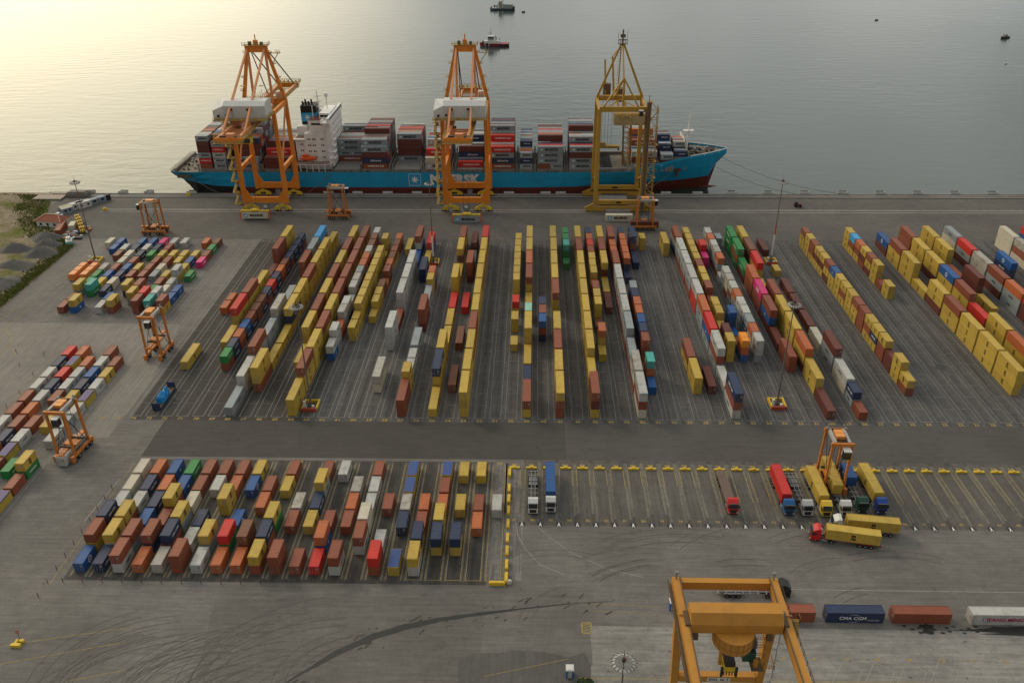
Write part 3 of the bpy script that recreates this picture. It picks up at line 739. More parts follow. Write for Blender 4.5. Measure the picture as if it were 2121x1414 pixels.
def prof(s):
    x, hd, hw, zd, zb = s; stern = x < -168; bow = x > 88
    zl = {True: 4.2 - (x + 180.5) * -.0, False: -6}[stern and x < -176]
    if bow: zl = 5 + (x - 88) * 1.15
    if x <= -176: zl = 4.3 if x < -180 else 1.0
    hbt = hw + (hd - hw) * .35
    if bow: zb2 = zl + .05
    else: zb2 = max(zb, zl + .05)
    z1 = (zb2 + zd) / 2
    return [(x, hw * .9, zl), (x, hw, max(-2.5, zl + .02)), (x, hbt if not bow else hw * 1.05, zb2), (x, hbt + (hd - hbt) * .55, z1), (x, hd, zd), (x, hd, zd + (1.1 if x > 50 else .35))]
P = [prof(s) for s in SEC]; k = len(P[0])
for sgn in (-1, 1):
    base = len(hb.v); hb.v += [(x, y * sgn, z) for pr in P for x, y, z in pr]
    for i in range(len(P) - 1):
        for j in range(k - 1):
            q = (base + i * k + j, base + (i + 1) * k + j, base + (i + 1) * k + j + 1, base + i * k + j + 1)
            hb.mat((BOOT if SEC[i][0] > -152 else HSHADE) if j < 2 else HULLB); hb.f.append(q if sgn < 0 else q[::-1]); hb.mi.append(hb.cur)
tr = P[0]; n = len(hb.v)
hb.mat(HULLB); hb.face([(x, -y, z) for x, y, z in tr[1:]] + [(x, y, z) for x, y, z in tr[1:]][::-1])
hb.mat(BOOT); hb.tube((84, 0, -2.9), (93.5, 0, -3.0), 3.6, 10, 1.2)
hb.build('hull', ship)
db = MB(); db.mat(DECKM)
for (a, b_) in zip(SEC, SEC[1:]): db.face([(a[0], -a[1] + .1, a[3]), (b_[0], -b_[1] + .1, b_[3]), (b_[0], b_[1] - .1, b_[3]), (a[0], a[1] - .1, a[3])])
db.build('deck', ship)
lt = MB(); lt.add(text_mb('MAERSK', 6.3, WHITEP, .06, sp=1.06), onto((-39, -16.06, 6.1), (1, 0, 0), (0, 0, 1)))
lt.add(star(7, 2.3, .85, WHITEP), onto((-58.6, -16.06, 6.1), (1, 0, 0), (0, 0, 1)))
b = MB(); b.mat(WHITEP)
for x0, x1, z0, z1 in ((-3, 3, -3, -2.8), (-3, 3, 2.8, 3), (-3, -2.8, -3, 3), (2.8, 3, -3, 3)): b.face([(x0, z0, 0), (x1, z0, 0), (x1, z1, 0), (x0, z1, 0)])
lt.add(b, onto((-58.6, -16.06, 6.1), (1, 0, 0), (0, 0, 1)))
lt.build('hull_lettering', ship)
b = MB(); b.mat(CLUT); b.box(-177, -170, -16.02, -15.4, 6.9, 8.3); b.build('stern_opening', ship)
# hatch coamings, lashing bridges, hatch covers
SB = [('a', -164.6, 2, [6] * 13), ('b', -147.6, 1, [2, 3, 5, 5, 5, 6, 6, 7, 7, 7, 7, 7, 6]), ('c', -132.4, 1, [2, 2, 3, 3, 4, 4, 4, 4, 4, 4, 4, 4, 4]),
      ('d', -98, 1, [0, 0, 0, 0, 0, 4, 4, 4, 4, 4, 4, 5, 5]), ('e', -84, 1, [4, 5, 5, 5, 5, 6, 6, 6, 6, 6, 6, 6, 6]), ('f', -68.2, 1, [0, 0, 0, 0, 0, 5, 5, 5, 5, 5, 5, 5, 5]),
      ('g', -53, 1, [2, 2, 3, 3, 3, 4, 4, 4, 4, 4, 4, 4, 4]), ('h', -37.2, 1, [0, 1, 1, 1, 3, 3, 3, 3, 4, 4, 4, 4, 4]), ('i', -21.7, 1, [4, 4, 4, 4, 5, 5, 5, 6, 6, 6, 6, 6, 6]),
      ('j', -6.7, 0, [3, 3, 3, 3, 4, 4, 4, 4, 4, 4, 4, 4, 4]), ('k', 2.1, 1, [4, 4, 4, 4, 5, 5, 5, 5, 5, 5, 5, 5, 5]), ('l', 17.5, 1, [4, 4, 4, 5, 5, 5, 5, 6, 6, 6, 6, 6, 6]),
      ('n', 47.8, 1, [3, 3, 3, 3, 4, 4, 4, 4, 5, 5, 5]), ('o', 62, 0, [2, 2, 2, 3, 3, 3, 4, 4, 4]), ('p', 69.2, 0, [2, 2, 2, 3, 3, 3, 3])]
NEAR = {'a': 'rsgmmg', 'b': 'gg', 'c': 'mm', 'd': 'rggg', 'e': 'rnmg', 'f': 'gmmmg', 'g': 'wa', 'h': 's', 'i': 'rngs', 'j': 'gng', 'k': 'gggg', 'l': 'ggmg', 'n': 'gmg', 'o': 'mg', 'p': 'gn'}
cb = MB(); hc = MB(); hc.mat(HATCH); cb.mat(HATCH)
rr = random.Random(23)
def tier_text(B, c, x, L40, yf, z):
    Ln = LN[L40]; s = 1 if L40 else .62
    M = onto((x + Ln / 2 + .5 * s, yf - .03, z + 1.4), (1, 0, 0), (0, 0, 1))
    if c in 'gw':
        B.add(text_mb('MAERSK', 1.75 * s, BLACKP, .03), M); st = star(7, .75 * s, .3 * s, mat('pale_blue_star', (.45, .62, .70), .6)); B.add(st, onto((x + Ln * .16, yf - .03, z + 1.4), (1, 0, 0), (0, 0, 1)))
    elif c == 's' or (c == 'r' and L40): B.add(text_mb('HAMBURG SUD', 1.15 * s, WHITEP, .02), M)
    elif c == 'n': B.add(text_mb('Safmarine', 1.35 * s, WHITEP, .01, shear=.35), M)
for nm, x0, L40, hs in SB:
    two = L40 == 2; Lb = 13.1 if two else LN[L40]; Y0 = 196.7 - 212 if len(hs) == 13 else 212 - len(hs) * 1.25 - 212
    if nm in 'np' : Y0 = {'n': -14.2, 'p': -10.2}[nm]
    if nm == 'o': Y0 = -13.2
    zb = 11.35 if x0 < 60 else 12.6
    if nm == 'p': zb = 13.2
    hc.box(x0 - .4, x0 + Lb + .4, -15.6 if x0 < 40 else Y0 - .3, 15.6 if x0 < 40 else -Y0 + .3, 10.6, zb - .02)
    for q in range(3):
        xx = x0 + .6 + q * (Lb - 2) / 2
        hc.box(xx, xx + .9, -15.75 if x0 < 40 else Y0 - .5, -15.62 if x0 < 40 else Y0 - .32, 9.6, zb - .1)
    cb.box(x0 - .3, x0 + Lb + .3, -15.4 if x0 < 40 else Y0, 15.4 if x0 < 40 else -Y0, 9.5, 10.6)
    for side_x in (x0 - 1.3, x0 + Lb + .75):
        if x0 < 45: cb.box(side_x, side_x + .5, -15.5, -14.9, 9.6, 13.6); cb.box(side_x, side_x + .5, 14.9, 15.5, 9.6, 13.6); cb.box(side_x + .1, side_x + .4, -15.4, 15.4, 13.0, 13.5)
    for ri, hgt in enumerate(hs):
        yf = Y0 + ri * 2.5
        for lv in range(hgt):
            z = zb + lv * 2.74
            segs = [(x0, 0), (x0 + 7.0, 0)] if two else [(x0, L40)]
            if nm == 'k' and lv == 0: segs = [(x0, 0), (x0 + 6.13, 0)]
            if not two and L40 and ri > 2 and rr.random() < .12: segs = [(x0, 0), (x0 + 6.13, 0)]
            for sx, l4 in segs:
                if ri == 0 or (nm in 'df' and ri == 5) or (nm == 'h' and ri == 1):
                    st = NEAR[nm]; c = st[lv] if lv < len(st) else 'm'
                    if two and sx > x0: c = 'ggwsg'[min(lv, 4)]
                    if two and sx > x0 and lv == 5: continue
                    if nm == 'k' and lv == 0 and sx == x0: c = 'r'
                else: c = rr.choice('wwggggwgrmmmrrosnnbs')
                M = Matrix.Translation((sx, 212 + yf + 2.44, z)) @ Matrix.Rotation(-math.pi / 2, 4, 'Z') @ Matrix.Translation((W2, 0, 0))
                BIG.add(cont_lite(c, 1 if l4 else 0, False, logo=False), M)
                front = ri == 0 or hs[ri - 1] <= lv
                if front: tier_text(BIG, c, sx, 1 if l4 else 0, 212 + yf, z)
hc.build('hatch_cover', ship); cb.build('lashing_bridge', ship)
# open hold with stacked hatch cover
b = MB(); b.mat(mat('hold_dark', (.02, .02, .022), .9)); b.box(32.5, 45.5, -13, 13, 9.62, 9.75); b.mat(HATCH); b.box(32, 46, -14.6, -13.2, 9.6, 11.4); b.box(32, 46, 13.2, 14.6, 9.6, 11.4); b.box(32, 33, -13.2, 13.2, 9.6, 11.4)
for q in range(10): b.box(33.6, 33.9, -12.6 + q * 2.5, -12.3 + q * 2.5, 9.8, 12.2); b.box(45.2, 45.5, -12.6 + q * 2.5, -12.3 + q * 2.5, 9.8, 13.4)
b.build('open_hold', ship)
# superstructure
sp = thing('superstructure', None, None); sp.parent = ship
del_me = []
b = MB(); b.mat(SHW)
b.box(-117.5, -101.5, -9, 10, 9.6, 24.5); b.box(-112.5, -100.4, -10.5, 13, 9.6, 27.5); b.box(-110, -101, -9.5, 12, 27.5, 33.5); b.box(-100.6, -98.4, -13.5, 13.5, 12, 33.5)
b.box(-102.6, -98.2, -15.8, 15.8, 33.5, 34.1); b.box(-99.4, -98.3, -15.8, 15.8, 34.1, 36.2); b.box(-104.5, -99.4, -8, 8, 34.1, 36.8); b.box(-102.4, -102.2, -15.8, -8, 34.1, 35.2)
b.box(-118.5, -101, -15.4, -9, 13.2, 13.5)
for x in range(-118, -100, 3): b.box(x, x + .3, -15.3, -15.0, 9.6, 13.2)
b.box(-118, -112, -11, 11, 24.5, 24.8); b.box(-117, -112, -5, 6, 24.8, 29.5)
for z in (16.4, 19.3, 22.2, 25.1, 28.0, 30.9): b.box(-100.4, -96.8, -15.2 + (z - 16) * .3, -10, z, z + .18)
b.rail([(-118.4, -15.3, 13.5), (-101, -15.3, 13.5)], 1.1, .1, 1.5); b.rail([(-118, -11, 24.8), (-112, -11, 24.8)], 1.1, .1)
b.rail([(-112.4, -10.4, 27.5), (-101, -10.4, 27.5)], 1.1, .1)
b.build('accommodation_block', ship)
b = MB(); b.mat(GLASS)
for zi, z in enumerate((15.3, 18.3, 21.3, 24.3)):
    for x in (-111, -108.6, -104.4) + ((-115.2,) if zi < 3 else ()):
        yy = -9.03 if x < -112.5 else -10.53
        b.box(x, x + .55, yy, yy + .02, z, z + .85); b.box(x + .9, x + 1.45, yy, yy + .02, z, z + .85)
for z in (16, 19, 22, 25, 28, 31):
    for y in range(-12, 13, 3): b.box(-98.4, -98.37, y, y + .8, z, z + .9)
b.box(-98.28, -98.25, -14.5, 14.5, 34.8, 35.8); b.box(-104, -100, -8.03, -8.01, 34.9, 36.0); b.box(-108.5, -103, -9.53, -9.51, 31.4, 32.4)
b.build('window', ship)
b = MB(); b.mat(mat('rust_deck_red', (.14, .05, .035), .8)); b.box(-109.8, -101.2, -9.3, 11.8, 33.51, 33.6); b.box(-117.6, -112.2, -8.8, 9.8, 24.82, 24.9); b.box(-118.4, -101.2, -15.2, -9.1, 13.51, 13.55); b.build('deck_covering', ship)
b = MB(); b.mat(mat('funnel_black', (.014, .014, .016), .6)); b.box(-115.2, -110.8, -1, 7, 24.9, 31); b.box(-115.2, -107.6, -1, 7, 35.2, 38.6)
for q in range(4): b.tube((-114.2 + q * 1.5, 1.5, 38.6), (-114.5 + q * 1.5, 1.5, 40.3 + (q % 2)), .9)
b.mat(mat('funnel_blue', (.03, .33, .60), .5)); b.box(-115.25, -107.55, -1.05, 7.05, 31, 35.2)
b.add(star(7, 1.6, .6, WHITEP), onto((-112.2, -1.1, 33.1), (1, 0, 0), (0, 0, 1))); b.build('funnel', ship)
b = MB(); b.mat(SHW); b.tube((-106, 0, 33.6), (-106.5, 0, 46), .9, 8, .4); b.tube((-102.5, 2, 36.8), (-102.5, 2, 42.5), .5); b.tube((-102.5, 2, 42.4), (-102.5, 2, 44.2), 1.8, 10)
for z in (38, 40.5, 43): b.beam((-108.3, 0, z), (-104, 0, z + .3), .35)
b.beam((-106, -2, 41.5), (-106, 2, 41.5), .3); b.tube((-108, -6, 33.6), (-108, -6, 40), .35); b.build('radar_mast', ship)
b = MB(); b.mat(mat('lifeboat_orange', (.62, .10, .025), .5)); nn = 10
vs = [];
for i in range(9):
    t = i / 8; s = math.sin(math.pi * min(max(t, .06), .94)) ** .5
    for j in range(nn): a = 2 * math.pi * j / nn; vs.append((-115 + t * 8.2, -13.2 + 1.25 * s * math.cos(a), 16.0 + 1.35 * s * math.sin(a)))
b.raw(vs, [(i * nn + j, (i + 1) * nn + j, (i + 1) * nn + (j + 1) % nn, i * nn + (j + 1) % nn) for i in range(8) for j in range(nn)] + [tuple(range(nn)), tuple(range(8 * nn, 9 * nn))[::-1]])
b.box(-113.5, -110.5, -14.0, -12.4, 17.0, 17.9); b.build('lifeboat', ship, smooth=False)
b = MB(); b.mat(SHW); b.tube((76.5, 1, 15), (77, 1, 33), 1.1, 8, .7); b.box(74.3, 79.2, -.4, 2.4, 25.6, 26); b.rail([(74.3, -.4, 26), (79.2, -.4, 26)], 1.2, .12); b.tube((77, 1, 33), (77, 1, 34.6), .3); b.build('foremast', ship)
b = MB(); b.mat(SHW)                       # breakwater wall and bulwark
b.raw([(76.2, -11.6, 15.2), (75.2, -1, 15.6), (74.8, 11, 15.2), (76.2, -11.6, 15.6), (74.6, -1, 22.8), (74.4, 11, 22.8), (62, -15, 12.8), (62, -15, 13.6)], [(0, 1, 4, 3), (1, 2, 5, 4), (0, 3, 7, 6)])
b.raw([(76.6, -11.4, 15.2), (75.6, -1, 15.6), (75.2, 11, 15.2), (76.6, -11.4, 15.6), (75.0, -1, 22.8), (74.8, 11, 22.8)], [(3, 4, 1, 0), (4, 5, 2, 1), (3, 4, 5)])
b.build('breakwater', ship)
b = MB(); b.mat(SHW); pts = [(x, s * (hd - .05), zd + 1.1) for s in (-1, 1) for x, hd, hw, zd, zb in SEC if x > 76]
A_ = [p for p in pts if p[1] < 0]; B_ = [p for p in pts if p[1] > 0]
for q in (A_, B_): b.poly(q, .25, 4)
for x, y, z in B_ + A_: b.beam((x, y, z - 1.2), (x, y, z), .18)
b.mat(DECKM)
b.build('bulwark', ship)
b = MB(); b.mat(CLUT); rr = random.Random(31)
for q in range(60):
    x = rr.uniform(77.5, 90); y = rr.uniform(-1, 1) * max(.5, (92 - x) * .62); s = rr.uniform(.4, 1.3); z = 16.0
    b.mat(rr.choice([CLUT, LIGHTG, STEEL, DECKM])); (b.tube((x, y, z), (x, y, z + s), s, 8) if q % 3 else b.tube((x - s, y, z + .7), (x + s, y + .3, z + .7), 1.2, 8))
for q in range(36):
    x = rr.uniform(-178, -166.5); y = rr.uniform(-13, 13); s = rr.uniform(.4, 1.2); b.mat(rr.choice([CLUT, STEEL, LIGHTG])); b.tube((x, y, 9.5), (x, y, 9.5 + s), s, 8)
for q in range(70):
    x = rr.uniform(-165, 44); b.mat(rr.choice([CLUT, STEEL, YEL_P])); b.box(x, x + .5, -15.7, -15.3, 9.6, 9.6 + rr.uniform(.3, 1.2))
b.build('mooring_gear', ship)
b = MB(); b.mat(DECKM); b.box(-178.5, -177.7, -14, 14.5, 9.5, 10.9); b.rail([(-180.3, -14, 9.7), (-180.3, 14, 9.7)], 1.2, .14, 3); b.rail([(-180, 14.6, 9.7), (-166, 15.6, 9.7)], 1.2, .14, 3); b.build('stern_rail', ship)
bpy.data.objects.remove(sp)
# anchor & rust streak
b = MB(); b.mat(mat('anchor_rust', (.10, .045, .02), .9)); b.xf(Matrix()); b.box(69.5, 72.4, -12.6, -11.9, 9.2, 10.6); b.box(70.2, 71.2, -12.1, -11.0, 6.4, 9.2); b.build('anchor', ship)
ROPE = mat('mooring_rope', (.16, .14, .11), .9)
def rope(a, b_, sag, label):
    B = MB(); B.mat(ROPE); pts = []
    for i in range(13): t = i / 12; pts.append(tuple(Vector(a).lerp(Vector(b_), t) - Vector((0, 0, sag * 4 * t * (1 - t)))))
    B.poly(pts, .16, 4); B.build('mooring_rope', None, label, 'rope', 'mooring ropes of the ship')
rope((91, 208, 15), (150, 192.2, .4), 3, 'upper bow mooring rope running right from the ship to the quay edge')
rope((88, 206, 11), (128, 192.2, .4), 2, 'lower bow mooring rope running right from the ship to the quay edge')
rope((-172, 197, 8), (-156, 192.2, .4), .6, 'stern mooring rope slanting from the blue ship to the quay')
rope((70, 201, 10), (52, 192.2, .4), .8, 'short mooring rope slanting left from the bow near the yellow crane')
rope((-100, 196, 9), (-112, 192.2, .4), .3, 'mooring rope below the white accommodation block')

# ================================================================ QUAY CRANES
CO = mat('crane_orange', (.66, .21, .022), .5, dirt=.25, dscale=.25, dcol=(.30, .10, .03))
CO2 = mat('crane_orange_light', (.62, .26, .11), .5, dirt=.2)
CY = mat('crane_yellow', (.62, .42, .03), .55, dirt=.5, dscale=.5, dcol=(.18, .11, .04))
CRL = mat('walkway_ochre', (.36, .24, .06), .7, dirt=.6)
HW = mat('machinery_house_white', (.54, .54, .515), .5, dirt=.3, dscale=.25, dcol=(.36, .33, .22))
MU = mat('crane_mustard', (.40, .23, .035), .55, dirt=.45, dscale=.3, dcol=(.20, .10, .03))
BRN = mat('stay_brown', (.13, .085, .05), .7)
def bogie(B, x, y, my):
    B.mat(CY)
    B.yprism([(x - 1.0, 2.6), (x - .5, 3.6), (x + .5, 3.6), (x + 1.0, 2.6), (x + .4, 2.2), (x - .4, 2.2)], y - .7, y + .7)
    for s in (-1, 1):
        B.beam((x, y, 3.0), (x + s * 2.6, y, 1.9), .8, 1.0); B.yprism([(x + s * 2.6 - 1.5, .5), (x + s * 2.6 - 1.2, 1.7), (x + s * 2.6 - .3, 2.3), (x + s * 2.6 + .3, 2.3), (x + s * 2.6 + 1.2, 1.7), (x + s * 2.6 + 1.5, .5), (x + s * 2.6, .9)], y - .55, y + .55)
    B.mat(STEEL)
    for q in (-4, -2.9, -2.3, -1.2, 1.2, 2.3, 2.9, 4): B.tube((x + q, y - .3, .45), (x + q, y + .3, .45), .8, 10)
def sts_crane(xc, label, boom, raise_=0):
    t = thing('quay_crane', label, 'crane', (xc, 169, 0), 0, 'orange quay cranes with white machinery houses')
    LX = 9.9; G = 20.8
    for sx in (-1, 1):
        for y in (0, G):
            b = MB(); b.mat(CO)
            x = sx * LX; b.beam((x, y, 3.8), (x, y, 22), 1.9, 1.6); b.beam((x, y, 22), (x * .97, y, 47), 1.7, 1.5); b.build('leg', t)
    for y in (0, G):
        b = MB(); b.mat(CO); b.box(-LX + .95, LX - .95, y - .7, y + .7, 4.2, 6.9)
        b.raw([(-LX + .9, y - .4, 6.9), (-LX + 3.4, y - .4, 6.9), (-LX + .9, y - .4, 11), (-LX + .9, y + .4, 6.9), (-LX + 3.4, y + .4, 6.9), (-LX + .9, y + .4, 11)], [(0, 1, 2), (5, 4, 3), (1, 4, 5, 2)])
        b.raw([(LX - .9, y - .4, 6.9), (LX - 3.4, y - .4, 6.9), (LX - .9, y - .4, 11), (LX - .9, y + .4, 6.9), (LX - 3.4, y + .4, 6.9), (LX - .9, y + .4, 11)], [(2, 1, 0), (3, 4, 5), (2, 5, 4, 1)])
        b.build('sill_beam', t)
    for sx in (-1, 1):
        b = MB(); b.mat(CO); b.beam((sx * LX, .8, 20), (sx * LX, G - .8, 20), 1.3, 1.9); b.beam((sx * LX * .97, 0, 46), (sx * LX * .97, G, 46), 1.2, 1.8)
        b.mat(CO2); b.beam((sx * LX, 1, 21), (sx * LX * .97, G - 1, 45.4), .7); b.build('side_frame', t)
    for y, z in ((0, 45.8), (G, 46.2)):
        b = MB(); b.mat(CO); b.box(-LX + .3, LX - .3, y - .9, y + .9, z - 1.2, z + 1.4); b.build('portal_beam', t)
    for x in (-7.6, 7.6):
        for y in (0, G):
            b = MB(); bogie(b, x, y, CY); b.build('wheel_bogie', t)
    b = MB(); b.mat(GREYM); b.box(-1.4, 1.1, -1.2, .6, .4, 3.6); b.box(-1.2, 1.2, G - .8, G + .8, .3, 3.2); b.mat(WPAINT); b.box(-1, .6, -1.25, -1.2, 2, 3.3); b.build('cable_reel', t)
    # girders and boom
    y0 = -34.5; yb = boom
    for sx in (-1, 1):
        b = MB(); b.mat(CO2); b.box(sx * 4.2 - .55, sx * 4.2 + .55, y0, G + 2, 42.6, 44.9)
        b.mat(CRL); b.box(sx * 5.5 - .6, sx * 5.5 + .6, y0, G + 2, 44.0, 44.1); b.rail([(sx * 6.1, y0, 44.1), (sx * 6.1, G + 2, 44.1)], 1.1, .12, 2.5)
        b.build('girder', t)
        b = MB(); b.mat(CO2); b.box(sx * 4.2 - .5, sx * 4.2 + .5, G + 3, yb, 43.2, 45.2)
        b.mat(CRL); b.box(sx * 5.4 - .5, sx * 5.4 + .5, G + 3, yb, 44.2, 44.3); b.rail([(sx * 5.9, G + 3, 44.3), (sx * 5.9, yb, 44.3)], 1.1, .12, 2.5)
        for q in range(int((yb - G) / 2.2)): b.box(sx * 4.2 - .2, sx * 4.2 + .2, G + 4 + q * 2.2, G + 4.6 + q * 2.2, 42.7, 43.2)
        b.build('boom_girder', t)
    b = MB(); b.mat(CO2)
    for q in range(6): yy = y0 + .5 + q * 3.2; b.box(-3.7, 3.7, yy, yy + .4, 43, 43.7)
    b.mat(CO); b.box(-5.8, 5.8, y0 - .5, y0 + .3, 42.2, 44.6); b.mat(CRL); b.box(-6, 6, y0 - 2, y0 - .5, 42.6, 42.75); b.rail([(-6, y0 - 2, 42.75), (6, y0 - 2, 42.75)], 1.2, .14, 1.5)
    b.rail([(-6, y0 - 2, 42.75), (-6, y0 + 2, 42.75)], 1.2, .14, 1.5); b.rail([(6, y0 - 2, 42.75), (6, y0 + 2, 42.75)], 1.2, .14, 1.5)
    b.mat(CO2); b.box(-1, 2.2, y0 + .5, y0 + 3, 44.6, 46); b.mat(STEEL); b.box(-4, -1.5, y0 + .5, y0 + 2, 43.8, 45.2); b.box(2.6, 4.6, y0 + .4, y0 + 2.4, 43.8, 45)
    b.build('girder_end_tie', t)
    b = MB(); b.mat(CO); b.box(-5.2, 5.2, yb - .4, yb + .8, 43, 45.4); b.mat(CRL); b.box(-6, 6, yb - 1, yb + 3, 45.4, 45.5)
    b.rail([(-6, yb + 3, 45.5), (6, yb + 3, 45.5)], 1.2, .14, 1.2); b.rail([(-6, yb - 1, 45.5), (-6, yb + 3, 45.5)], 1.2, .14, 1.2); b.rail([(6, yb - 1, 45.5), (6, yb + 3, 45.5)], 1.2, .14, 1.2)
    for q in range(5): b.tube((-4 + q * 2, yb + 1, 45.5), (-4 + q * 2, yb + 1, 46.6), .7, 6)
    for q in range(int((yb - G - 4) / 5)): b.beam((-4, G + 5 + q * 5, 44.5), (4, G + 5 + q * 5 + (2.5 if q % 2 else 0), 44.5), .3)
    b.build('boom_end', t)
    # A-frame
    AP = 71.0
    for sx in (-1, 1):
        b = MB(); b.mat(CO); b.beam((sx * (LX - .2), G, 46.5), (sx * 4.0, G - 1, AP), 1.7, 1.3, 1.2); b.build('a_frame_leg', t)
        b = MB(); b.mat(CO2); b.beam((sx * 4.4, G - 2, 46), (sx * 3.9, G - 1.6, AP - .5), 1.0, .9); b.build('a_frame_post', t)
        b = MB(); b.mat(CO2); b.beam((sx * 3.9, G - 2, AP - .8), (sx * 4.6, y0 + 7, 44.6), .8, .8); b.mat(CRL); b.box(sx * 4.2 - .9, sx * 4.2 + 1.2, 4, 6, 56.6, 56.7); b.build('back_stay', t)
        b = MB(); b.mat(BRN); b.beam((sx * 3.7, G, AP - .8), (sx * 4.2, yb - 3, 45.4), .42); b.beam((sx * 3.4, G, AP - 1), (sx * 4.0, G + (yb - G) * .45, 45.4), .38); b.build('fore_stay', t)
        b = MB(); b.mat(CRL)
        for z in (51, 57, 63, 68): k_ = (z - 46.5) / (AP - 46.5); xx = sx * (LX - .2 + (4.0 - LX + .2) * k_); b.box(xx + (sx * .8 - 1.0 if sx > 0 else sx * .8 - 1), xx + sx * .8 + 1.0, G - 1, G + 1, z, z + .1); b.rail([(xx + sx * .8 - 1, G - 1, z), (xx + sx * .8 + 1, G - 1, z)], 1.1, .1, 1)
        b.build('ladder_platform', t)
    b = MB(); b.mat(CO); b.box(-5.0, 5.0, G - 2.2, G - .2, AP - 2.6, AP + .3); b.mat(CRL); b.box(-5.8, 5.8, G - 3, G + .8, AP + .3, AP + .45); b.rail([(-5.8, G - 3, AP + .45), (5.8, G - 3, AP + .45), (5.8, G + .8, AP + .45)], 1.3, .14, 1.3)
    b.mat(CO); b.box(-.9, .9, G - 2, G - .4, AP + .45, AP + 2.6); b.tube((0, G - 1, AP + 2.6), (0, G - 1, AP + 5), .5); b.mat(STEEL); b.box(-3.3, -2, G - 2, G - .6, AP + .5, AP + 2); b.box(2, 3.2, G - 2, G - .6, AP + .5, AP + 1.8)
    b.mat(CRL); b.beam((5.6, G - 1, AP - 3), (10.4, G - 1, AP - 3.2), .3); b.box(8.6, 10.6, G - 2, G, AP - 3, AP - 2.9); b.beam((9.6, G - 1, AP - 3), (6.2, G - 1, AP - 8), .3); b.rail([(8.6, G - 2, AP - 2.9), (10.6, G - 2, AP - 2.9)], 1.2, .12, 1)
    b.build('apex_platform', t)
    # machinery house
    b = MB(); b.mat(HW)
    b.xprism([(-14.6, 47.4), (-4.4, 47.4), (-4.4, 53.2), (-6.2, 54.2), (-11.8, 54.2), (-14.6, 52.6)][::1], -7.5, 10.6)
    b.raw([(-7.5, -14.6, 47.4), (-11.4, -16.4, 47.4), (-11.4, -4.4, 47.4), (-7.5, -4.4, 47.4), (-7.5, -14.6, 52.6), (-11.4, -16.4, 51.2), (-11.4, -8, 54.0), (-7.5, -11.8, 54.2), (-11.4, -4.4, 53.2), (-7.5, -4.4, 53.2), (-7.5, -6.2, 54.2)],
          [(0, 4, 5, 1), (1, 5, 6, 8, 2), (4, 7, 6, 5), (6, 7, 10, 9, 8), (0, 1, 2, 3), (2, 8, 9, 3)])
    b.mat(GREYM)
    for q in range(25): x = -7 + q * .72; b.box(x, x + .1, -14.62, -14.6, 47.6, 52.5)
    b.mat(CRL); b.box(-11.9, 11.2, -16.8, -4, 46.9, 47.3); b.rail([(-11.9, -16.8, 47.3), (11.2, -16.8, 47.3), (11.2, -4, 47.3)], 1.1, .1, 1.6)
    b.build('machinery_house', t)
    b = MB(); b.mat(GLASS)
    for x in (-4.4, 2.6): b.box(x, x + 1.1, -14.7, -14.61, 50.7, 51.6)
    b.box(-6.7, -5.8, -14.7, -14.61, 48.2, 49.2); b.box(-9.9, -9.0, -15.95, -15.3, 48.2, 49.2); b.mat(LIGHTG)
    for x in (-4.1, 2.9): b.box(x, x + 1.0, -14.72, -14.63, 48.2, 50.5)
    b.build('window', t)
    b = MB(); b.mat(CRL); b.box(-1.5, 3.2, -16, -11, 39.6, 39.8); b.mat(CY); b.box(-.8, 2.6, -15.6, -12, 36.6, 39.5); b.mat(GLASS); b.box(-.6, 2.4, -15.66, -15.6, 36.9, 38.9); b.mat(CRL); b.box(-6.8, -2.6, -15, -9, 41.4, 42.6); b.build('operator_cab', t)
    # zigzag stair on the left landside leg
    b = MB(); b.mat(CRL); x = -LX - 1.6; z = 2.2; k_ = 0
    while z < 42:
        y1, y2 = (-3.4, 2.0) if k_ % 2 else (2.0, -3.4)
        b.beam((x - .5 - (k_ % 2), y1, z), (x - .5 - (k_ % 2), y2, z + 2.7), 1.2, .5); b.box(x - 1.9, x + 1.0, y2 - .9, y2 + .9, z + 2.6, z + 2.85); b.rail([(x - .7, y1, z + .1), (x - .7, y2, z + 2.8)], 1.1, .12, 1.5); b.rail([(x - .75, y2 - .7, z + 2.8), (x + .9, y2 - .7, z + 2.8)], 1.1, .12, 1)
        z += 2.7; k_ += 1
    b.build('staircase', t)
    b = MB(); b.mat(CRL); b.rail([(-LX, G - .9, 47.4), (LX, G - .9, 47.4)], 1.2, .12, 1.2); b.box(-LX, LX, G - 1.4, G - .9, 47.3, 47.4); b.mat(WPAINT); b.box(5.2, 7.8, G + 1, G + 3.5, 47.5, 50.2); b.mat(CO2)
    for q in range(14): xx = -6 + q; b.beam((xx, G + .5, 47), (xx, G + .5, 49.5 + (q % 3)), .18)
    b.build('upper_walkway', t)
    return t
c1 = sts_crane(-125.4, 'orange quay crane on the left, boom out over the stern of the blue ship', 62)
c2 = sts_crane(-31.0, 'orange quay crane in the middle, standing before the large white hull lettering', 50)
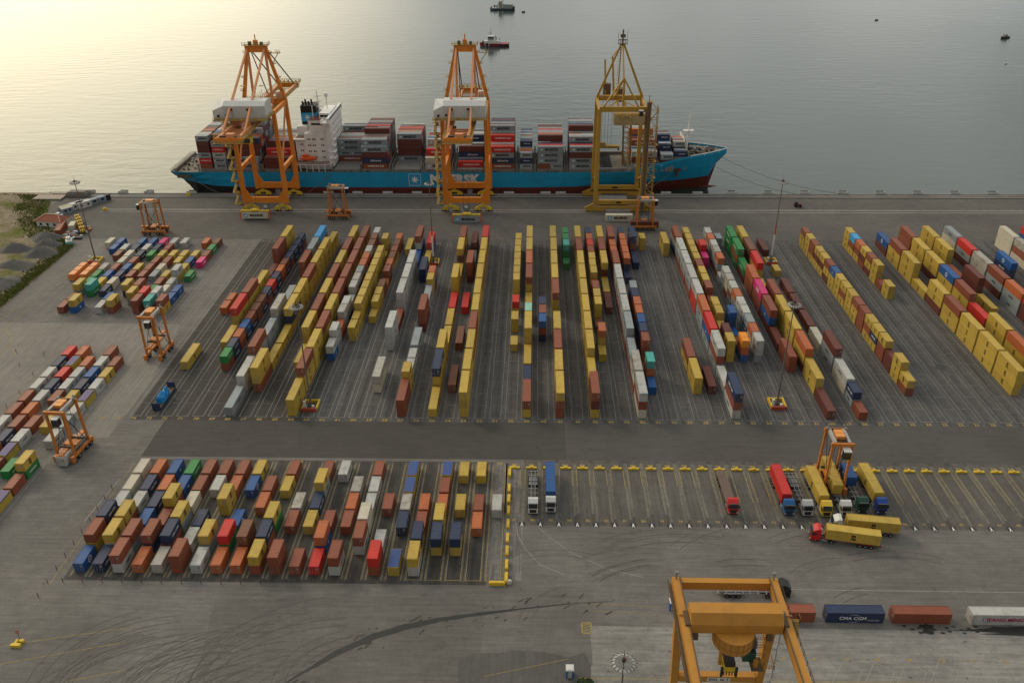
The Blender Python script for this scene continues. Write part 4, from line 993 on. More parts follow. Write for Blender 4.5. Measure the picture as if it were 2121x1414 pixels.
# mustard crane on the right
t = thing('quay_crane', 'mustard yellow quay crane with pointed apex at the right, by the bow', 'crane', (39.5, 169, 0))
LX = 10.6; G = 20.8
for sx in (-1, 1):
    for y in (0, G):
        b = MB(); b.mat(MU); b.beam((sx * LX, y, 3.6), (sx * (LX - .2), y, 47.5), 2.0, 1.7, 1.6); b.build('leg', t)
    b = MB(); b.mat(MU); b.beam((sx * (LX - .2), 0, 46.8), (sx * (LX - .2), G, 46.8), 1.1, 1.5)
    b.beam((sx * LX, .5, 17), (sx * LX, G - .5, 9), .9); b.build('side_frame', t)
for y in (0, G):
    b = MB(); b.mat(MU); b.box(-LX + 1, LX - 1, y - .7, y + .7, 3.6, 5.6); b.box(-14.5, 14.5, y - .5, y + .5, 1.6, 2.6); b.beam((-LX, y, 4), (-15.5, y, 1.6), .9); b.beam((LX, y, 4), (15.5, y, 1.6), .9)
    b.mat(BLACKP); b.box(-1.2, 1.2, y - .74, y - .71, 4.2, 5.0); b.mat(MU); b.build('sill_beam', t)
    b = MB(); b.mat(MU); b.box(-LX, LX, y - .7, y + .7, 46.4, 48.6); b.build('portal_beam', t)
    for x in (-10.5, 10.5):
        b = MB(); b.mat(MU); b.yprism([(x - 5, .4), (x - 3.6, 1.8), (x + 3.6, 1.8), (x + 5, .4)], y - .55, y + .55); b.mat(STEEL)
        for q in range(8): b.tube((x - 4.2 + q * 1.2, y - .3, .42), (x - 4.2 + q * 1.2, y + .3, .42), .75, 10)
        b.build('wheel_bogie', t)
for sx in (-1, 1):
    b = MB(); b.mat(MU); b.beam((sx * (LX - .3), G, 48), (sx * .5, G - 1, 71.5), 1.4, 1.1, .9); b.build('apex_leg', t)
    b = MB(); b.mat(MU); b.beam((sx * (LX - 1.6) if sx < 0 else 6.5, 0, 48.4), (sx * .1 - .3, 2, 60.2), .6); b.beam((sx * 9, 1, 47), (0, G - 2, 47), .4); b.build('brace', t)
b = MB(); b.mat(MU); b.beam((-.4, 2, 60), (.2, G - 1, 71), .7); b.beam((-.2, 2, 60), (-.2, 1, 46), .9); b.beam((-.4, 2, 60), (-3, G - 4, 48), .5); b.beam((-1.2, G - 1, 47), (-.6, G - 1, 70), .5, .5); b.mat(BRN)
for q in range(18): b.beam((-1.9, G - 1, 48 + q * 1.2), (-.4, G - 1, 48.6 + q * 1.2), .12)
b.build('back_stay', t)
b = MB(); b.mat(BRN); b.box(-2, 2, G - 2, G, 71.3, 71.5); b.rail([(-2, G - 2, 71.5), (2, G - 2, 71.5)], 1.6, .16, 1); b.box(-2, 2, G - 2, G, 73.2, 73.3); b.tube((0, G - 1, 71.4), (0, G - 1, 77.5), .7); b.box(-1.1, 1.1, G - 1.8, G - .4, 74.2, 75.5); b.tube((-2, G - 1, 73), (-2, G - 1, 76.5), .15); b.tube((2, G - 1, 73), (2, G - 1, 77), .15); b.build('apex_platform', t)
b = MB(); b.mat(mat('weathered_cream', (.36, .27, .13), .7, dirt=.8, dscale=.3, dcol=(.20, .09, .035))); b.box(-4.2, 9.4, -3.4, 2.6, 41.2, 45.2); b.mat(MU); b.box(-3.8, 9, -3, 2.4, 45.2, 45.4); b.rail([(-4.2, -3.4, 45.2), (9.4, -3.4, 45.2)], 1.1, .12, 1.5); b.mat(GLASS); b.box(6.6, 8.2, -3.5, -2, 45.4, 47.4); b.mat(WPAINT); b.box(6.4, 8.4, -3.6, -1.8, 47.4, 47.7); b.build('machinery_house', t)
b = MB(); b.mat(MU)                          # lowered boom truss reaching over the ship
for sx in (-1.7, 1.7):
    b.beam((sx + 1, -5, 44.6), (sx + 1, G + 30, 44.6), .7, 1.1)
    b.beam((sx + 2, 0, 41), (sx + 5.5, G + 6, 14), .8); 
for q in range(8): b.beam((-.6 + q * .5 + 1, 1 + q * 3.2, 40 - q * 3.3), (3.5 + q * .5, 3 + q * 3.2, 38 - q * 3.3), .3); b.beam((3.7 + q * .5, 1 + q * 3.2, 40 - q * 3.3), (.5 + q * .5, 3 + q * 3.2, 38 - q * 3.3), .3)
b.mat(BRN); b.box(-1, 3, G + 6, G + 10, 44, 50); b.box(-6.5, -3, G + 14, G + 17, 45, 50.5); b.mat(MU); b.beam((-5.5, G + 14, 46), (-6, G + 18, 61), .8); b.beam((-1.5, G + 14, 46), (-2.5, G + 18, 62), .9); b.beam((-3, G + 17, 62), (-.3, G - 1, 71), .35)
b.build('boom', t)
b = MB(); b.mat(STEEL)
for x in (-5.6, -4.2, -2.6, -.8): b.beam((x, G + 24, 44), (x, G + 24, 19), .12)
b.mat(CRL); b.box(-9, 3.4, G + 22.4, G + 25.4, 17, 18.2); b.box(-6.5, -3.5, G + 23, G + 25, 18.2, 19.6); b.mat(BRN); b.box(-9, -8.4, G + 22.4, G + 25.4, 15.8, 17); b.box(2.8, 3.4, G + 22.4, G + 25.4, 15.8, 17)
b.build('hoist_spreader', t)
b = MB(); b.mat(CRL); x0, x1, y0_, y1_ = 11.6, 14.8, -3.6, -.4     # stair tower
for x in (x0, x1):
    for y in (y0_, y1_): b.beam((x, y, 1.5), (x, y, 49.5), .28)
z = 2; k_ = 0
while z < 48:
    b.beam((x0, y0_, z), (x1, y0_, z), .2); b.beam((x0, y1_, z), (x1, y1_, z), .2); a = (x0, x1) if k_ % 2 else (x1, x0)
    b.beam((a[0], y0_, z), (a[1], y0_, z + 3.8), .55, .25); b.box(a[1] - .4, a[1] + .9, y0_, y1_, z + 3.7, z + 3.8); z += 3.8; k_ += 1
b.mat(mat('lift_shaft_brown', (.15, .095, .05), .7, dirt=.5)); b.box(9.9, 11.8, -3.2, -1.2, 2, 51); b.tube((10.8, -2, 51), (10.8, -2, 54), .3); b.build('stair_tower', t)
# containers & frames beneath the cranes
def long_box(c, xl, yf, z, label, grp=None, txt=None):
    r = thing('shipping_container', label, 'container', (xl, yf, z), -math.pi / 2, grp)
    for nm, me in cont_meshes(c, 1, False).items():
        if nm == 'logo' and txt: continue
        o = put(me, nm, r); o.location = (-W2, 0, 0)
    if txt:
        B = MB(); B.add(text_mb(txt, 1.7, BLACKP, .04), onto((.012, 6.9, 1.45), (0, 1, 0), (0, 0, 1)))
        st = star(7, .7, .28, WHITEP); q = MB(); q.mat(mat('logo_blue', (.10, .33, .50), .6)); q.box(-.85, .85, -.85, .85, -.004, 0); q.add(st, Matrix.Translation((0, 0, .005))); B.add(q, onto((.012, 2.0, 1.45), (0, 1, 0), (0, 0, 1)))
        B.build('logo', r)
    return r
long_box('a', -133.7, 159.4 - 2.4, .8, 'cream container hanging under the left orange crane with a yellow spreader', None, 'MAERSK')
long_box('g', -36.3, 156.9 - 2.3, .03, 'grey container under the middle crane at its landside wheels', None, 'MAERSK')
long_box('a', 32.9, 159.0 - 2.3, .03, 'cream container lying beside the mustard crane left of a straddle carrier', None, 'MAERSK')
def spreader(x, y, z, label):
    s = thing('spreader', label, 'spreader', (x, y, z)); b = MB(); b.mat(CY); b.box(-6.1, 6.1, -.5, .5, .2, .7); b.box(-6.2, -5.7, -1.2, 1.2, 0, .6); b.box(5.7, 6.2, -1.2, 1.2, 0, .6); b.box(-1.8, 1.8, -1.1, 1.1, .5, 1.2); b.build('frame', s)
    b = MB(); b.mat(mat('flipper_red', (.55, .12, .04), .6))
    for sx in (-1, 1):
        for sy in (-1, 1): b.box(sx * 6.5 - .3, sx * 6.5 + .3, sy * 1.3 - .15, sy * 1.3 + .15, -3.0 if sy < 0 else -1, .2)
    b.build('flipper', s)
    b = MB(); b.mat(STEEL)
    for sx in (-1.2, 1.2): b.beam((sx, 0, 1.2), (sx, 0, 40.5 - z), .1)
    b.build('hoist_rope', s)
spreader(-127.6, 158.2, 3.75, 'yellow crane spreader with red corner flippers on the hanging cream container')
spreader(-30.2, 155.8, 2.98, 'yellow crane spreader resting on the grey container under the middle crane')
b = MB(); b.mat(HATCH); b.box(-6.8, 6.8, -4.5, 4.5, .9, 2.2); b.mat(STEEL); b.box(-6.6, 6.6, -4.3, 4.3, .1, .9)
for q in range(6): b.box(-6.6 + q * 2.4, -6.3 + q * 2.4, -4.54, -4.5, .3, 2.1)
b.build('hatch_cover', None, 'grey steel ship hatch cover lying on the quay between the mustard crane legs', 'hatch cover', loc=(38, 180, .02))
# quay fenders: white panels on the quay edge with a black rubber roll behind
fn = thing('quay_fender', 'x', 'fender', (0, 0, 0)); FP = mat('fender_panel_white', (.50, .49, .46), .7, dirt=.4)
b = MB(); b.mat(FP); b.box(-2.5, 2.5, -.1, .25, -1.6, 1.2); b.build('panel', fn)
b = MB(); b.mat(RUBBER); b.tube((-1.6, 1.4, .6), (1.8, 1.4, .6), 1.4, 10); b.box(-1.6, 1.8, .3, .8, -.7, .3); b.build('rubber_roll', fn)
index_children()
FXP = [-221, -204.5, -191.5, -170, -101.5, -87, -72, -57.5, -12, 6, 13.5, 47, 65, 80.5, 97, 115, 132.5, 151, 169, 187, 205, 223]
for i, x in enumerate(FXP):
    where = ['leftmost of all', 'second from left', 'third from left', 'under the ship stern', 'right of the left crane', 'second right of the left crane', 'halfway between the orange cranes', 'left beside the middle crane', 'just right of the middle crane', 'third right of the middle crane', 'left of the mustard crane', 'behind the mustard crane', 'right beside the mustard crane', 'below the ship bow', 'first right of the bow', 'second right of the bow', 'third right of the bow', 'fourth right of the bow', 'fifth right of the bow', 'sixth right of the bow', 'seventh right of the bow', 'rightmost of all'][i]
    lb = 'white quay edge fender, ' + where
    if i == 0: fn.location = (x, 192.7, 0); fn['label'] = lb; fn['group'] = 'white fenders along the quay edge'
    else: copy_tree(fn, (x, 192.7, 0), 0, lb, 'white fenders along the quay edge')
for i, x in enumerate((-203, -170.5, -47)):
    b = MB(); b.mat(CY); b.box(-.9, .9, -.5, .5, 0, 1.0); b.box(-.5, .5, -.3, .3, 1.0, 1.4); b.build('rail_buffer', None, ['yellow rail buffer at the left end of the crane rail', 'yellow buffer block on the quay edge below the ship stern', 'yellow buffer block by the middle crane left wheels'][i], 'buffer', 'yellow buffer blocks on the quay', loc=(x, [169, 189.8, 189.8][i], .02))
BIG.build('stacked_containers', None, 'the many smaller containers in the far rows and stacked aboard the ship', 'containers', kind='stuff')
# ================================================================ STRADDLE CARRIERS
SCO = mat('carrier_orange', (.50, .165, .03), .5, dirt=.5, dscale=.5, dcol=(.16, .08, .04))
SCD = mat('carrier_brown', (.10, .06, .035), .7, dirt=.4)
def straddle(label, loc, rz, H=15.2, cab='end', carry=None, W=2.45, Ln=4.9, name='straddle_carrier', spz=3.1):
    t = thing(name, label, 'straddle carrier', loc, rz, 'orange straddle carriers at work')
    for s in (-1, 1):
        b = MB(); b.mat(SCO); b.box(s * W - .35, s * W + .35, -Ln, Ln, 1.5, 2.3); b.box(s * W - .45, s * W + .45, -Ln - .3, -Ln + .4, .5, 2.4); b.box(s * W - .45, s * W + .45, Ln - .4, Ln + .3, .5, 2.4)
        for q in (-3.9, -2.0, 2.0, 3.9): b.box(s * W - .25, s * W + .25, q - .25, q + .25, .7, 1.6)
        b.build('side_beam', t)
        for q in (-3.9, -2.0, 2.0, 3.9):
            b = MB(); b.mat(RUBBER); b.tube((s * W - .28, q, .8), (s * W + .28, q, .8), 1.6, 14); b.mat(GREYM); b.tube((s * W - .31, q, .8), (s * W + .31, q, .8), .7, 8); b.build('wheel', t)
        for y in (-1, 1):
            b = MB(); b.mat(SCO); b.beam((s * W, y * 3.5, 2.2), (s * (W - .1), y * 3.2, H - .5), .55, .6); b.build('leg', t)
    for y in (-1, 1):
        b = MB(); b.mat(SCO); b.box(-W - .4, W + .4, y * 3.2 - .35, y * 3.2 + .35, H - .9, H); b.build('cross_beam', t)
    b = MB(); b.mat(LIGHTG)
    for s in (-1, 1): b.box(s * 1.75 - .35, s * 1.75 + .35, -2.9, 2.9, H - .75, H + .15)
    b.mat(STEEL); b.box(-1.3, 1.3, -2.9, 2.9, H - .8, H - .7)
    for q in range(8): b.box(-1.35, 1.35, -2.6 + q * .7, -2.45 + q * .7, H - .7, H - .55)
    b.tube((-1.2, -2.6, H), (1.2, -2.6, H), .5, 8); b.tube((-1.2, 2.9, H), (1.2, 2.9, H), .5, 8); b.build('top_frame', t)
    b = MB(); b.mat(mat('engine_cover_orange', (.70, .27, .06), .5, dirt=.2)); b.box(-1.15, 1.05, -1.3, 1.9, H - .4, H + .65); b.mat(SCD); b.box(-1.16, 1.06, .35, .42, H - .38, H + .67); b.build('engine_cover', t)
    b = MB(); b.mat(GREYM)
    for s in (-1, 1): b.tube((s * 1.9, 3.5, H + .1), (s * 1.9, 3.5, H + 1.0), .5, 6); b.box(s * 2.2 - .3, s * 2.2 + .3, 2.6, 3.4, H, H + .5)
    b.build('exhaust', t)
    cx, cy = (.9, -4.5) if cab == 'end' else (W + 1.3, -2.6)
    b = MB(); b.mat(WPAINT); b.box(cx - .95, cx + .95, cy - .9, cy + 1.0, H - 1.3, H - 1.05); b.box(cx - .9, cx + .9, cy + .7, cy + 1.0, H - 3.2, H - 1.3); b.mat(STEEL); b.box(cx - .9, cx + .9, cy - .9, cy + .9, H - 3.4, H - 3.2); b.build('cab', t)
    b = MB(); b.mat(GLASS); b.box(cx - .85, cx + .85, cy - .85, cy + .7, H - 3.2, H - 1.3); b.build('cab_window', t)
    b = MB(); b.mat(STEEL); b.beam((W - .3, 3.2, 2.4), (W - .3, -3.2, H - 1), .14); b.beam((-W + .3, -3.3, 3), (-W + .3, 3.1, H - 1), .12)
    for s in (-1, 1):
        for y in (-1.6, 1.6): b.beam((s * 1.1, y, spz + .5), (s * 1.1, y, H - .8), .09)
    b.rail([(W + .35, -3.2, 2.4), (W + .35, 3.2, 2.4)], 1, .07, 1.6); b.build('cable', t)
    b = MB(); b.mat(SCO); b.box(-.5, .5, -5.9, 5.9, spz, spz + .45); b.box(-1.2, 1.2, -6.1, -5.7, spz - .15, spz + .3); b.box(-1.2, 1.2, 5.7, 6.1, spz - .15, spz + .3); b.box(-1.9, 1.9, -1.2, 1.2, spz + .1, spz + .7); b.mat(STEEL); b.box(-2.1, 2.1, -2.4, -2.1, spz + .3, spz + .8); b.box(-2.1, 2.1, 2.1, 2.4, spz + .3, spz + .8); b.build('spreader', t)
    return t
straddle('orange straddle carrier parked behind the pink and blue containers at far left', (-167.4, 140.9, .02), R(-90), 15.0)
straddle('orange straddle carrier on the quay before the hull, between the orange cranes', (-89.6, 160.6, .02), R(90), 15.0)
straddle('orange straddle carrier beside the cream container under the mustard crane', (49.3, 148, .02), R(90), 14.0)
straddle('tall empty orange straddle carrier alone on the roadway beside the far left block', (-124.3, 35.2, .02), R(-3), 16.0, spz=5.5)
straddle('orange straddle carrier holding a white container beside the left edge block', (-127.0, -19.0, .02), R(-4), 16.0)
straddle('orange straddle carrier lowering a yellow container onto a white cab lorry', (78.2, -29.2, .02), R(-2), 15.4)
def c20(c, x, y, z, rz, label, L40=0, door=True, group=None): return place_container(c, L40, x, y, z, rz, label, group, door)
c20('w', -127.4, -25.5, .35, R(-4), 'white container held low inside the straddle carrier at left', 1)
c20('y', 78.0, -35.4, 1.7, R(-2), 'yellow container held inside the straddle carrier over the lorries', 1, False)
long_box('m', 43.2, 146.8 - 1.2, 1.2, 'maroon container carried by the straddle carrier near the mustard crane')
# flat racks with machinery
def flat_rack(label, x, y, c, L=12.19, posts=True):
    t = thing('flat_rack', label, 'flat rack', (x, y, .03)); m_ = CM[c]; b = MB(); b.mat(m_); b.box(-W2, W2, 0, L, .1, .65); b.mat(mat('timber_floor', (.13, .09, .055), .9)); b.box(-W2 + .1, W2 - .1, .3, L - .3, .65, .7); b.build('base', t)
    for q in (0, L - .25):
        b = MB(); b.mat(m_); b.box(-W2 + .2, W2 - .2, q + .04, q + .2, .7, 2.5); b.box(-W2, -W2 + .2, q, q + .25, .65, 2.7); b.box(W2 - .2, W2, q, q + .25, .65, 2.7); b.build('end_wall', t)
    return t
flat_rack('navy flat rack carrying a blue wrapped machine at the yard corner', -112.3, 2.0, 'n')
b = MB(); b.mat(mat('blue_wrap', (.012, .20, .48), .45, dirt=.3, dscale=1.2, bump=.6)); rr = random.Random(4); vs = []; nu = 12; nv = 9
for i in range(nu + 1):
    for j in range(nv):
        a = math.pi * j / (nv - 1); s = 1.25 * (math.sin(math.pi * min(max(i / nu, .1), .9)) ** .3); k_ = 1 + rr.uniform(-.14, .14)
        vs.append((s * math.cos(a) * k_, -3 + i * .5, .05 + 2.5 * math.sin(a) ** .55 * k_ * (.85 + .25 * math.sin(i * 1.3))))
b.raw(vs, [(i * nv + j, (i + 1) * nv + j, (i + 1) * nv + j + 1, i * nv + j + 1) for i in range(nu) for j in range(nv - 1)] + [tuple(range(nv)), tuple(range(nu * nv, nu * nv + nv))[::-1]])
b.build('wrapped_machine', None, 'machine wrapped in crumpled bright blue sheeting on the navy flat rack', 'machine', loc=(-112.3, 7.6, .75))
for i, xx in enumerate((-181.4, -176.8)):
    t = thing('open_top_container', ['orange open topped container at the outer left of the far left block', 'orange open topped container, second column of the far left block'][i], 'container', (xx, 91.6, .03), 0, 'orange open topped containers')
    OB = mat('open_top_orange', (.66, .22, .055), .6, dirt=.35, dscale=.6); b = MB(); b.mat(OB); b.box(-W2, W2, 0, 12.19, .1, .5)
    for s in (-1, 1):
        b.box(s * W2 - .06, s * W2 + .06, 0, 12.19, .5, 2.5)
        for q in range(22): b.box(s * (W2 + .01) - .06, s * (W2 + .01) + .06, .2 + q * .55, .45 + q * .55, .5, 2.5)
    b.build('side_wall', t)
    b = MB(); b.mat(OB)
    for q in (0, 12.07): b.box(-W2, W2, q, q + .12, .5, 2.55)
    b.build('end_wall', t)
    b = MB(); b.mat(mat('pale_orange_cover', (.78, .36, .16), .7, dirt=.3))
    for q in range(3): b.box(-W2 + .05, W2 - .05, .5 + q * 4, 4 + q * 4, 2.5, 2.68)
    b.build('roof_cover', t)
# ================================================================ LORRIES
def lorry(label, x, y, rz, cc, cont=None, L40=1, flat=False, off=0):
    t = thing('lorry', label, 'lorry', (x, y, .02), rz, 'lorries with semi trailers')
    P_ = mat('cab_' + cc[0], cc[1], .35, dirt=.12); tr_ = mat('trailer_' + ('red' if cc[0] == 'red' else 'grey'), (.30, .03, .03) if cc[0] == 'red' else (.20, .20, .20), .6, dirt=.4)
    b = MB(); b.mat(P_); b.xprism([(.0, .55), (2.3, .9), (2.3, 3.0), (2.2, 3.9), (1.5, 3.95), (.55, 3.35), (.28, 3.1), (.05, 1.9)], -1.24, 1.24); b.box(-1.2, 1.2, 2.3, 2.9, 1.0, 3.3) if False else None; b.build('cab', t)
    b = MB(); b.mat(GLASS); b.raw([(-1.1, .035, 2.0), (1.1, .035, 2.0), (1.1, .235, 3.0), (-1.1, .235, 3.0)], [(0, 1, 2, 3)])
    for s in (-1, 1): b.box(s * 1.245 - .01, s * 1.245 + .01, .35, 1.3, 2.05, 2.85)
    b.box(-1.15, 1.15, .1, .6, 3.12, 3.3); b.build('windscreen', t)
    b = MB(); b.mat(STEEL); b.box(-.85, .85, -.02, .1, .75, 1.7); b.box(-1.26, 1.26, -.05, .3, .35, .75)
    for s in (-1, 1): b.box(s * 1.38 - .12, s * 1.38 + .12, .1, .3, 2.1, 2.9)
    b.mat(P_); b.box(-1.25, 1.25, -.06, .1, .55, .72); b.build('grille', t)
    b = MB(); b.mat(WPAINT)
    for s in (-1, 1): b.box(s * 1.0 - .17, s * 1.0 + .17, -.08, .0, .78, 1.0)
    b.build('headlight', t)
    b = MB(); b.mat(STEEL)
    for s in (-.42, .42): b.box(s - .1, s + .1, 1.8, 6.6, .75, 1.05)
    b.mat(GREYM); b.box(.75, 1.2, 2.6, 4.0, .45, 1.0); b.box(-1.2, -.75, 2.6, 4.0, .45, 1.0); b.mat(STEEL); b.tube((0, 4.7, 1.05), (0, 4.7, 1.2), 1.3, 12); b.build('tractor_chassis', t)
    for y_ in (1.25, 4.9, 11.3, 12.6, 13.9):
        for s in (-1, 1):
            b = MB(); b.mat(RUBBER); wd = .3 if y_ < 2 else .55; xx = s * 1.0; b.tube((xx - wd / 2, y_, .52), (xx + wd / 2, y_, .52), 1.04, 14); b.mat(GREYM); b.tube((xx - wd / 2 - .02, y_, .52), (xx + wd / 2 + .02, y_, .52), .5, 8); b.build('wheel', t)
    b = MB(); b.mat(tr_)
    for s in (-.5, .5): b.box(s - .09, s + .09, 3.4, 15.9, 1.1, 1.36)
    for q in (3.4, 5.2, 7.0, 8.8, 10.4, 12.0, 14.0, 15.8): b.box(-1.2, 1.2, q - .12, q + .12, 1.12, 1.34)
    b.box(-1.2, 1.2, 15.7, 16.0, .8, 1.3); b.box(-1.1, 1.1, 10.8, 14.5, .8, 1.1)
    for k_ in range(3): b.beam((-.45, 5.4 + k_ * 1.8, 1.24), (.45, 6.9 + k_ * 1.8, 1.24), .08)
    if flat: b.mat(mat('trailer_planks', (.15, .11, .09), .9, dirt=.5)); b.box(-1.25, 1.25, 3.3, 16, 1.37, 1.5); [b.box(-1.24, 1.24, 3.4 + q * .62, 3.43 + q * .62, 1.5, 1.52) for q in range(20)]
    b.build('trailer', t)
    if cont: pass
    return t
def on_lorry(c, x, y, rz, label, L40=1, off=3.45, z=1.4, door=False):
    v = Matrix.Rotation(rz, 3, 'Z') @ Vector((0, off, 0)); return place_container(c, L40, x + v.x, y + v.y, z, rz, label, None, door)
TR = [('white', (.55, .55, .53), .67, -42.7, 0, None), ('pale', (.50, .50, .49), 5.1, -42.1, 0, 'b'), ('red', (.50, .02, .02), 50.6, -42.0, R(1), None), ('blue', (.012, .09, .27), 64.4, -42.2, R(.5), 's'),
      ('silver', (.40, .40, .39), 68.9, -42.4, R(1.5), None), ('yellow', (.62, .42, .04), 73.5, -42.6, R(.7), 'y'), ('off_white', (.52, .52, .50), 78.3, -42.4, R(0), None), ('dark_green', (.012, .055, .035), 82.9, -41.0, R(0), 'b2'), ('royal_blue', (.015, .05, .26), 87.5, -41.3, R(.3), 'y')]
LAB = ['white cab lorry with an empty black chassis, leftmost of the parked lorries', 'white cab lorry carrying a long blue container, second from left', 'red cab lorry with an empty brown plank trailer, standing alone', 'blue cab lorry with a long red container', 'silver cab lorry with an empty skeletal trailer right of the red container', 'yellow cab lorry with a long yellow container beside the straddle carrier', 'white cab lorry with empty trailer in front of the straddle carrier', 'dark green cab lorry with a short blue container', 'royal blue cab lorry with a long yellow container, rightmost of the parked lorries']
for (nm, col, x, y, rz, c), lb in zip(TR, LAB):
    lorry(lb, x, y, rz, (nm, col), flat=nm == 'red')
    if c == 'b2': on_lorry('b', x, y, rz, 'short bright blue container on the dark green cab lorry', 0, 9.4)
    elif c: on_lorry(c, x, y, rz, {'b': 'long blue container on the second white cab lorry', 's': 'long red container on the blue cab lorry', 'y': 'long yellow container on the %s cab lorry' % nm.replace('_', ' ')}[c])
lorry('red cab lorry turning left with a yellow container, nearest of the two crossing lorries', 67.3, -49.8, R(-100.5), ('red', (.50, .02, .02))); 
lorry('white cab lorry turning left with a yellow container, behind the red cab lorry', 73.2, -46.4, R(-97), ('white', (.55, .55, .53)))
def side_lorry(x, y, rz, label):
    r = on_lorry('y', x, y, rz, label, 1)
side_lorry(67.3, -49.8, R(-100.5), 'yellow container with black lettering on the crossing red cab lorry')
side_lorry(73.2, -46.4, R(-97), 'yellow container with black lettering on the crossing white cab lorry')
lorry('black cab lorry with an empty grey chassis behind the near gantry crane', 57.6, -68.2, R(90), ('black', (.02, .022, .025)))
BC = [('r', 36.0, 'brick-red container behind the gantry crane, leftmost of the bottom line', None), ('r', 48.9, 'brick-red container emerging right of the gantry crane, bottom line', None), ('n', 63.5, 'navy container with white lettering in the bottom line', 'CMA CGM'),
      ('r', 77.6, 'brick-red container between the navy and white ones, bottom line', None), ('w', 94.1, 'white container with red lettering, rightmost of the bottom line', 'YANG MING')]
for c, x, lb, tx in BC:
    r = thing('shipping_container', lb, 'container', (x, -76.0, .03), -math.pi / 2, 'containers in the bottom line behind the gantry crane')
    for nm, me in cont_meshes(c, 1, True).items():
        if nm == 'logo': continue
        o = put(me, nm, r); o.location = (-W2, 0, 0)
    if tx:
        B = MB()
        if tx[0] == 'C':
            B.add(text_mb(tx, 1.25, WHITEP, .02), onto((.014, 5.6, 1.3), (0, 1, 0), (0, 0, 1))); B.add(text_mb('CMA CGM GROUP\nwww.cma-cgm.com', .3, WHITEP), onto((.014, 10.0, .8), (0, 1, 0), (0, 0, 1)))
            a = MB(); a.mat(WHITEP)
            for s in (-1, 1):
                for q in range(8): t0, t1 = R(20 + q * 12), R(32 + q * 12); w0 = .07 * math.sin(math.pi * q / 8) + .01; a.face([(1.7 * math.cos(t0), s * (.85 * math.sin(t0) + .2), 0), (1.7 * math.cos(t0), s * (.85 * math.sin(t0) + .2 + w0), 0), (1.7 * math.cos(t1), s * (.85 * math.sin(t1) + .2 + w0), 0), (1.7 * math.cos(t1), s * (.85 * math.sin(t1) + .2), 0)])
            B.add(a, onto((.014, 5.6, 1.3), (0, 1, 0), (0, 0, 1)))
        else:
            RD = mat('crimson_lettering', (.35, .01, .07), .6); B.add(text_mb(tx, 1.35, RD, .035), onto((.014, 7.2, 1.4), (0, 1, 0), (0, 0, 1)))
            q = MB(); q.mat(mat('logo_purple', (.12, .03, .16), .6)); q.box(-.5, .5, -.5, .5, -.004, 0); q.mat(WHITEP); q.box(-.3, -.15, -.5, .5, 0, .004); q.box(.1, .25, -.5, .5, 0, .004); q.box(-.15, .1, -.05, .1, 0, .004); B.add(q, onto((.016, 2.9, 1.4), (0, 1, 0), (0, 0, 1)))
        B.build('logo', r)
# ================================================================ NEAR GANTRY CRANE
GO = mat('gantry_orange', (.44, .20, .03), .55, dirt=.4, dscale=.35, dcol=(.22, .12, .035)); GD = mat('gantry_rail_grime', (.11, .075, .045), .8, dirt=.4)
t = thing('gantry_crane', 'orange gantry crane in the foreground with a drum under its trolley house', 'crane', (36, -95.2, 0))
for sx in (-1, 1):
    b = MB(); b.mat(GO); b.box(sx * 8.9 - .7, sx * 8.9 + .7, -60, 4.6, 25.2, 27.4); b.mat(GD); b.box(sx * 9.9 - .35, sx * 9.9 + .35, -60, 4.6, 25.6, 25.7); b.box(sx * 8.2 - .1, sx * 8.2 + .1, -60, 4.6, 27.4, 27.6)
    b.rail([(sx * 10.3, -60, 25.7), (sx * 10.3, 4.6, 25.7)], 1.1, .08, 2.0); b.build('bridge_girder', t)
    b = MB(); b.mat(GO); b.beam((sx * 8.0, -.2, 2.4), (sx * 8.6, -.2, 25.4), 1.3, 1.2, 1.8); b.build('leg', t)
    b = MB(); b.mat(GREYM); b.tube((sx * 8.9, 4.2, 27.4), (sx * 8.9, 4.2, 28.6), .35, 6); b.box(sx * 8.9 - .3, sx * 8.9 + .3, 4.0, 4.5, 28.6, 29.0); b.build('floodlight', t)
    b = MB(); b.mat(GO); b.yprism([(sx * 8.2 - 3.6, .4), (sx * 8.2 - 2.8, 1.7), (sx * 8.2 - .8, 2.5), (sx * 8.2 + .8, 2.5), (sx * 8.2 + 2.8, 1.7), (sx * 8.2 + 3.6, .4)], -.8, .4); b.mat(STEEL)
    for q in (-3, -1.8, 1.8, 3): b.tube((sx * 8.2 + q, -.5, .45), (sx * 8.2 + q, .1, .45), .8, 10)
    b.build('wheel_bogie', t)
b = MB(); b.mat(GO); b.box(-8.2, 8.2, 3.4, 4.6, 25.4, 27.2); b.build('end_tie', t)
b = MB(); b.mat(GO); b.box(-7.3, 7.3, -.8, .5, 5.4, 7.0); b.build('sill_beam', t)
b = MB(); b.mat(WPAINT); b.box(-1.9, 2.5, -.9, -.82, 5.7, 6.7); b.mat(BLACKP); b.add(text_mb('SWL 50 T', .92, BLACKP, .03), onto((.3, -.915, 6.2), (1, 0, 0), (0, 0, 1))); b.build('load_sign', t)
b = MB(); b.mat(GO); b.xprism([(-4.6, 25.9), (-1.0, 25.9), (-1.0, 28.4), (-1.0, 29.6), (-3.4, 29.6), (-4.6, 27.9)], -8.0, 7.9)
for q in range(30): xx = -7.6 + q * .52; b.beam((xx, -3.42, 29.6), (xx, -4.62, 27.9), .05)
b.xf(Matrix.Translation((0, -2.6, 0))); b.build('trolley_house', t)
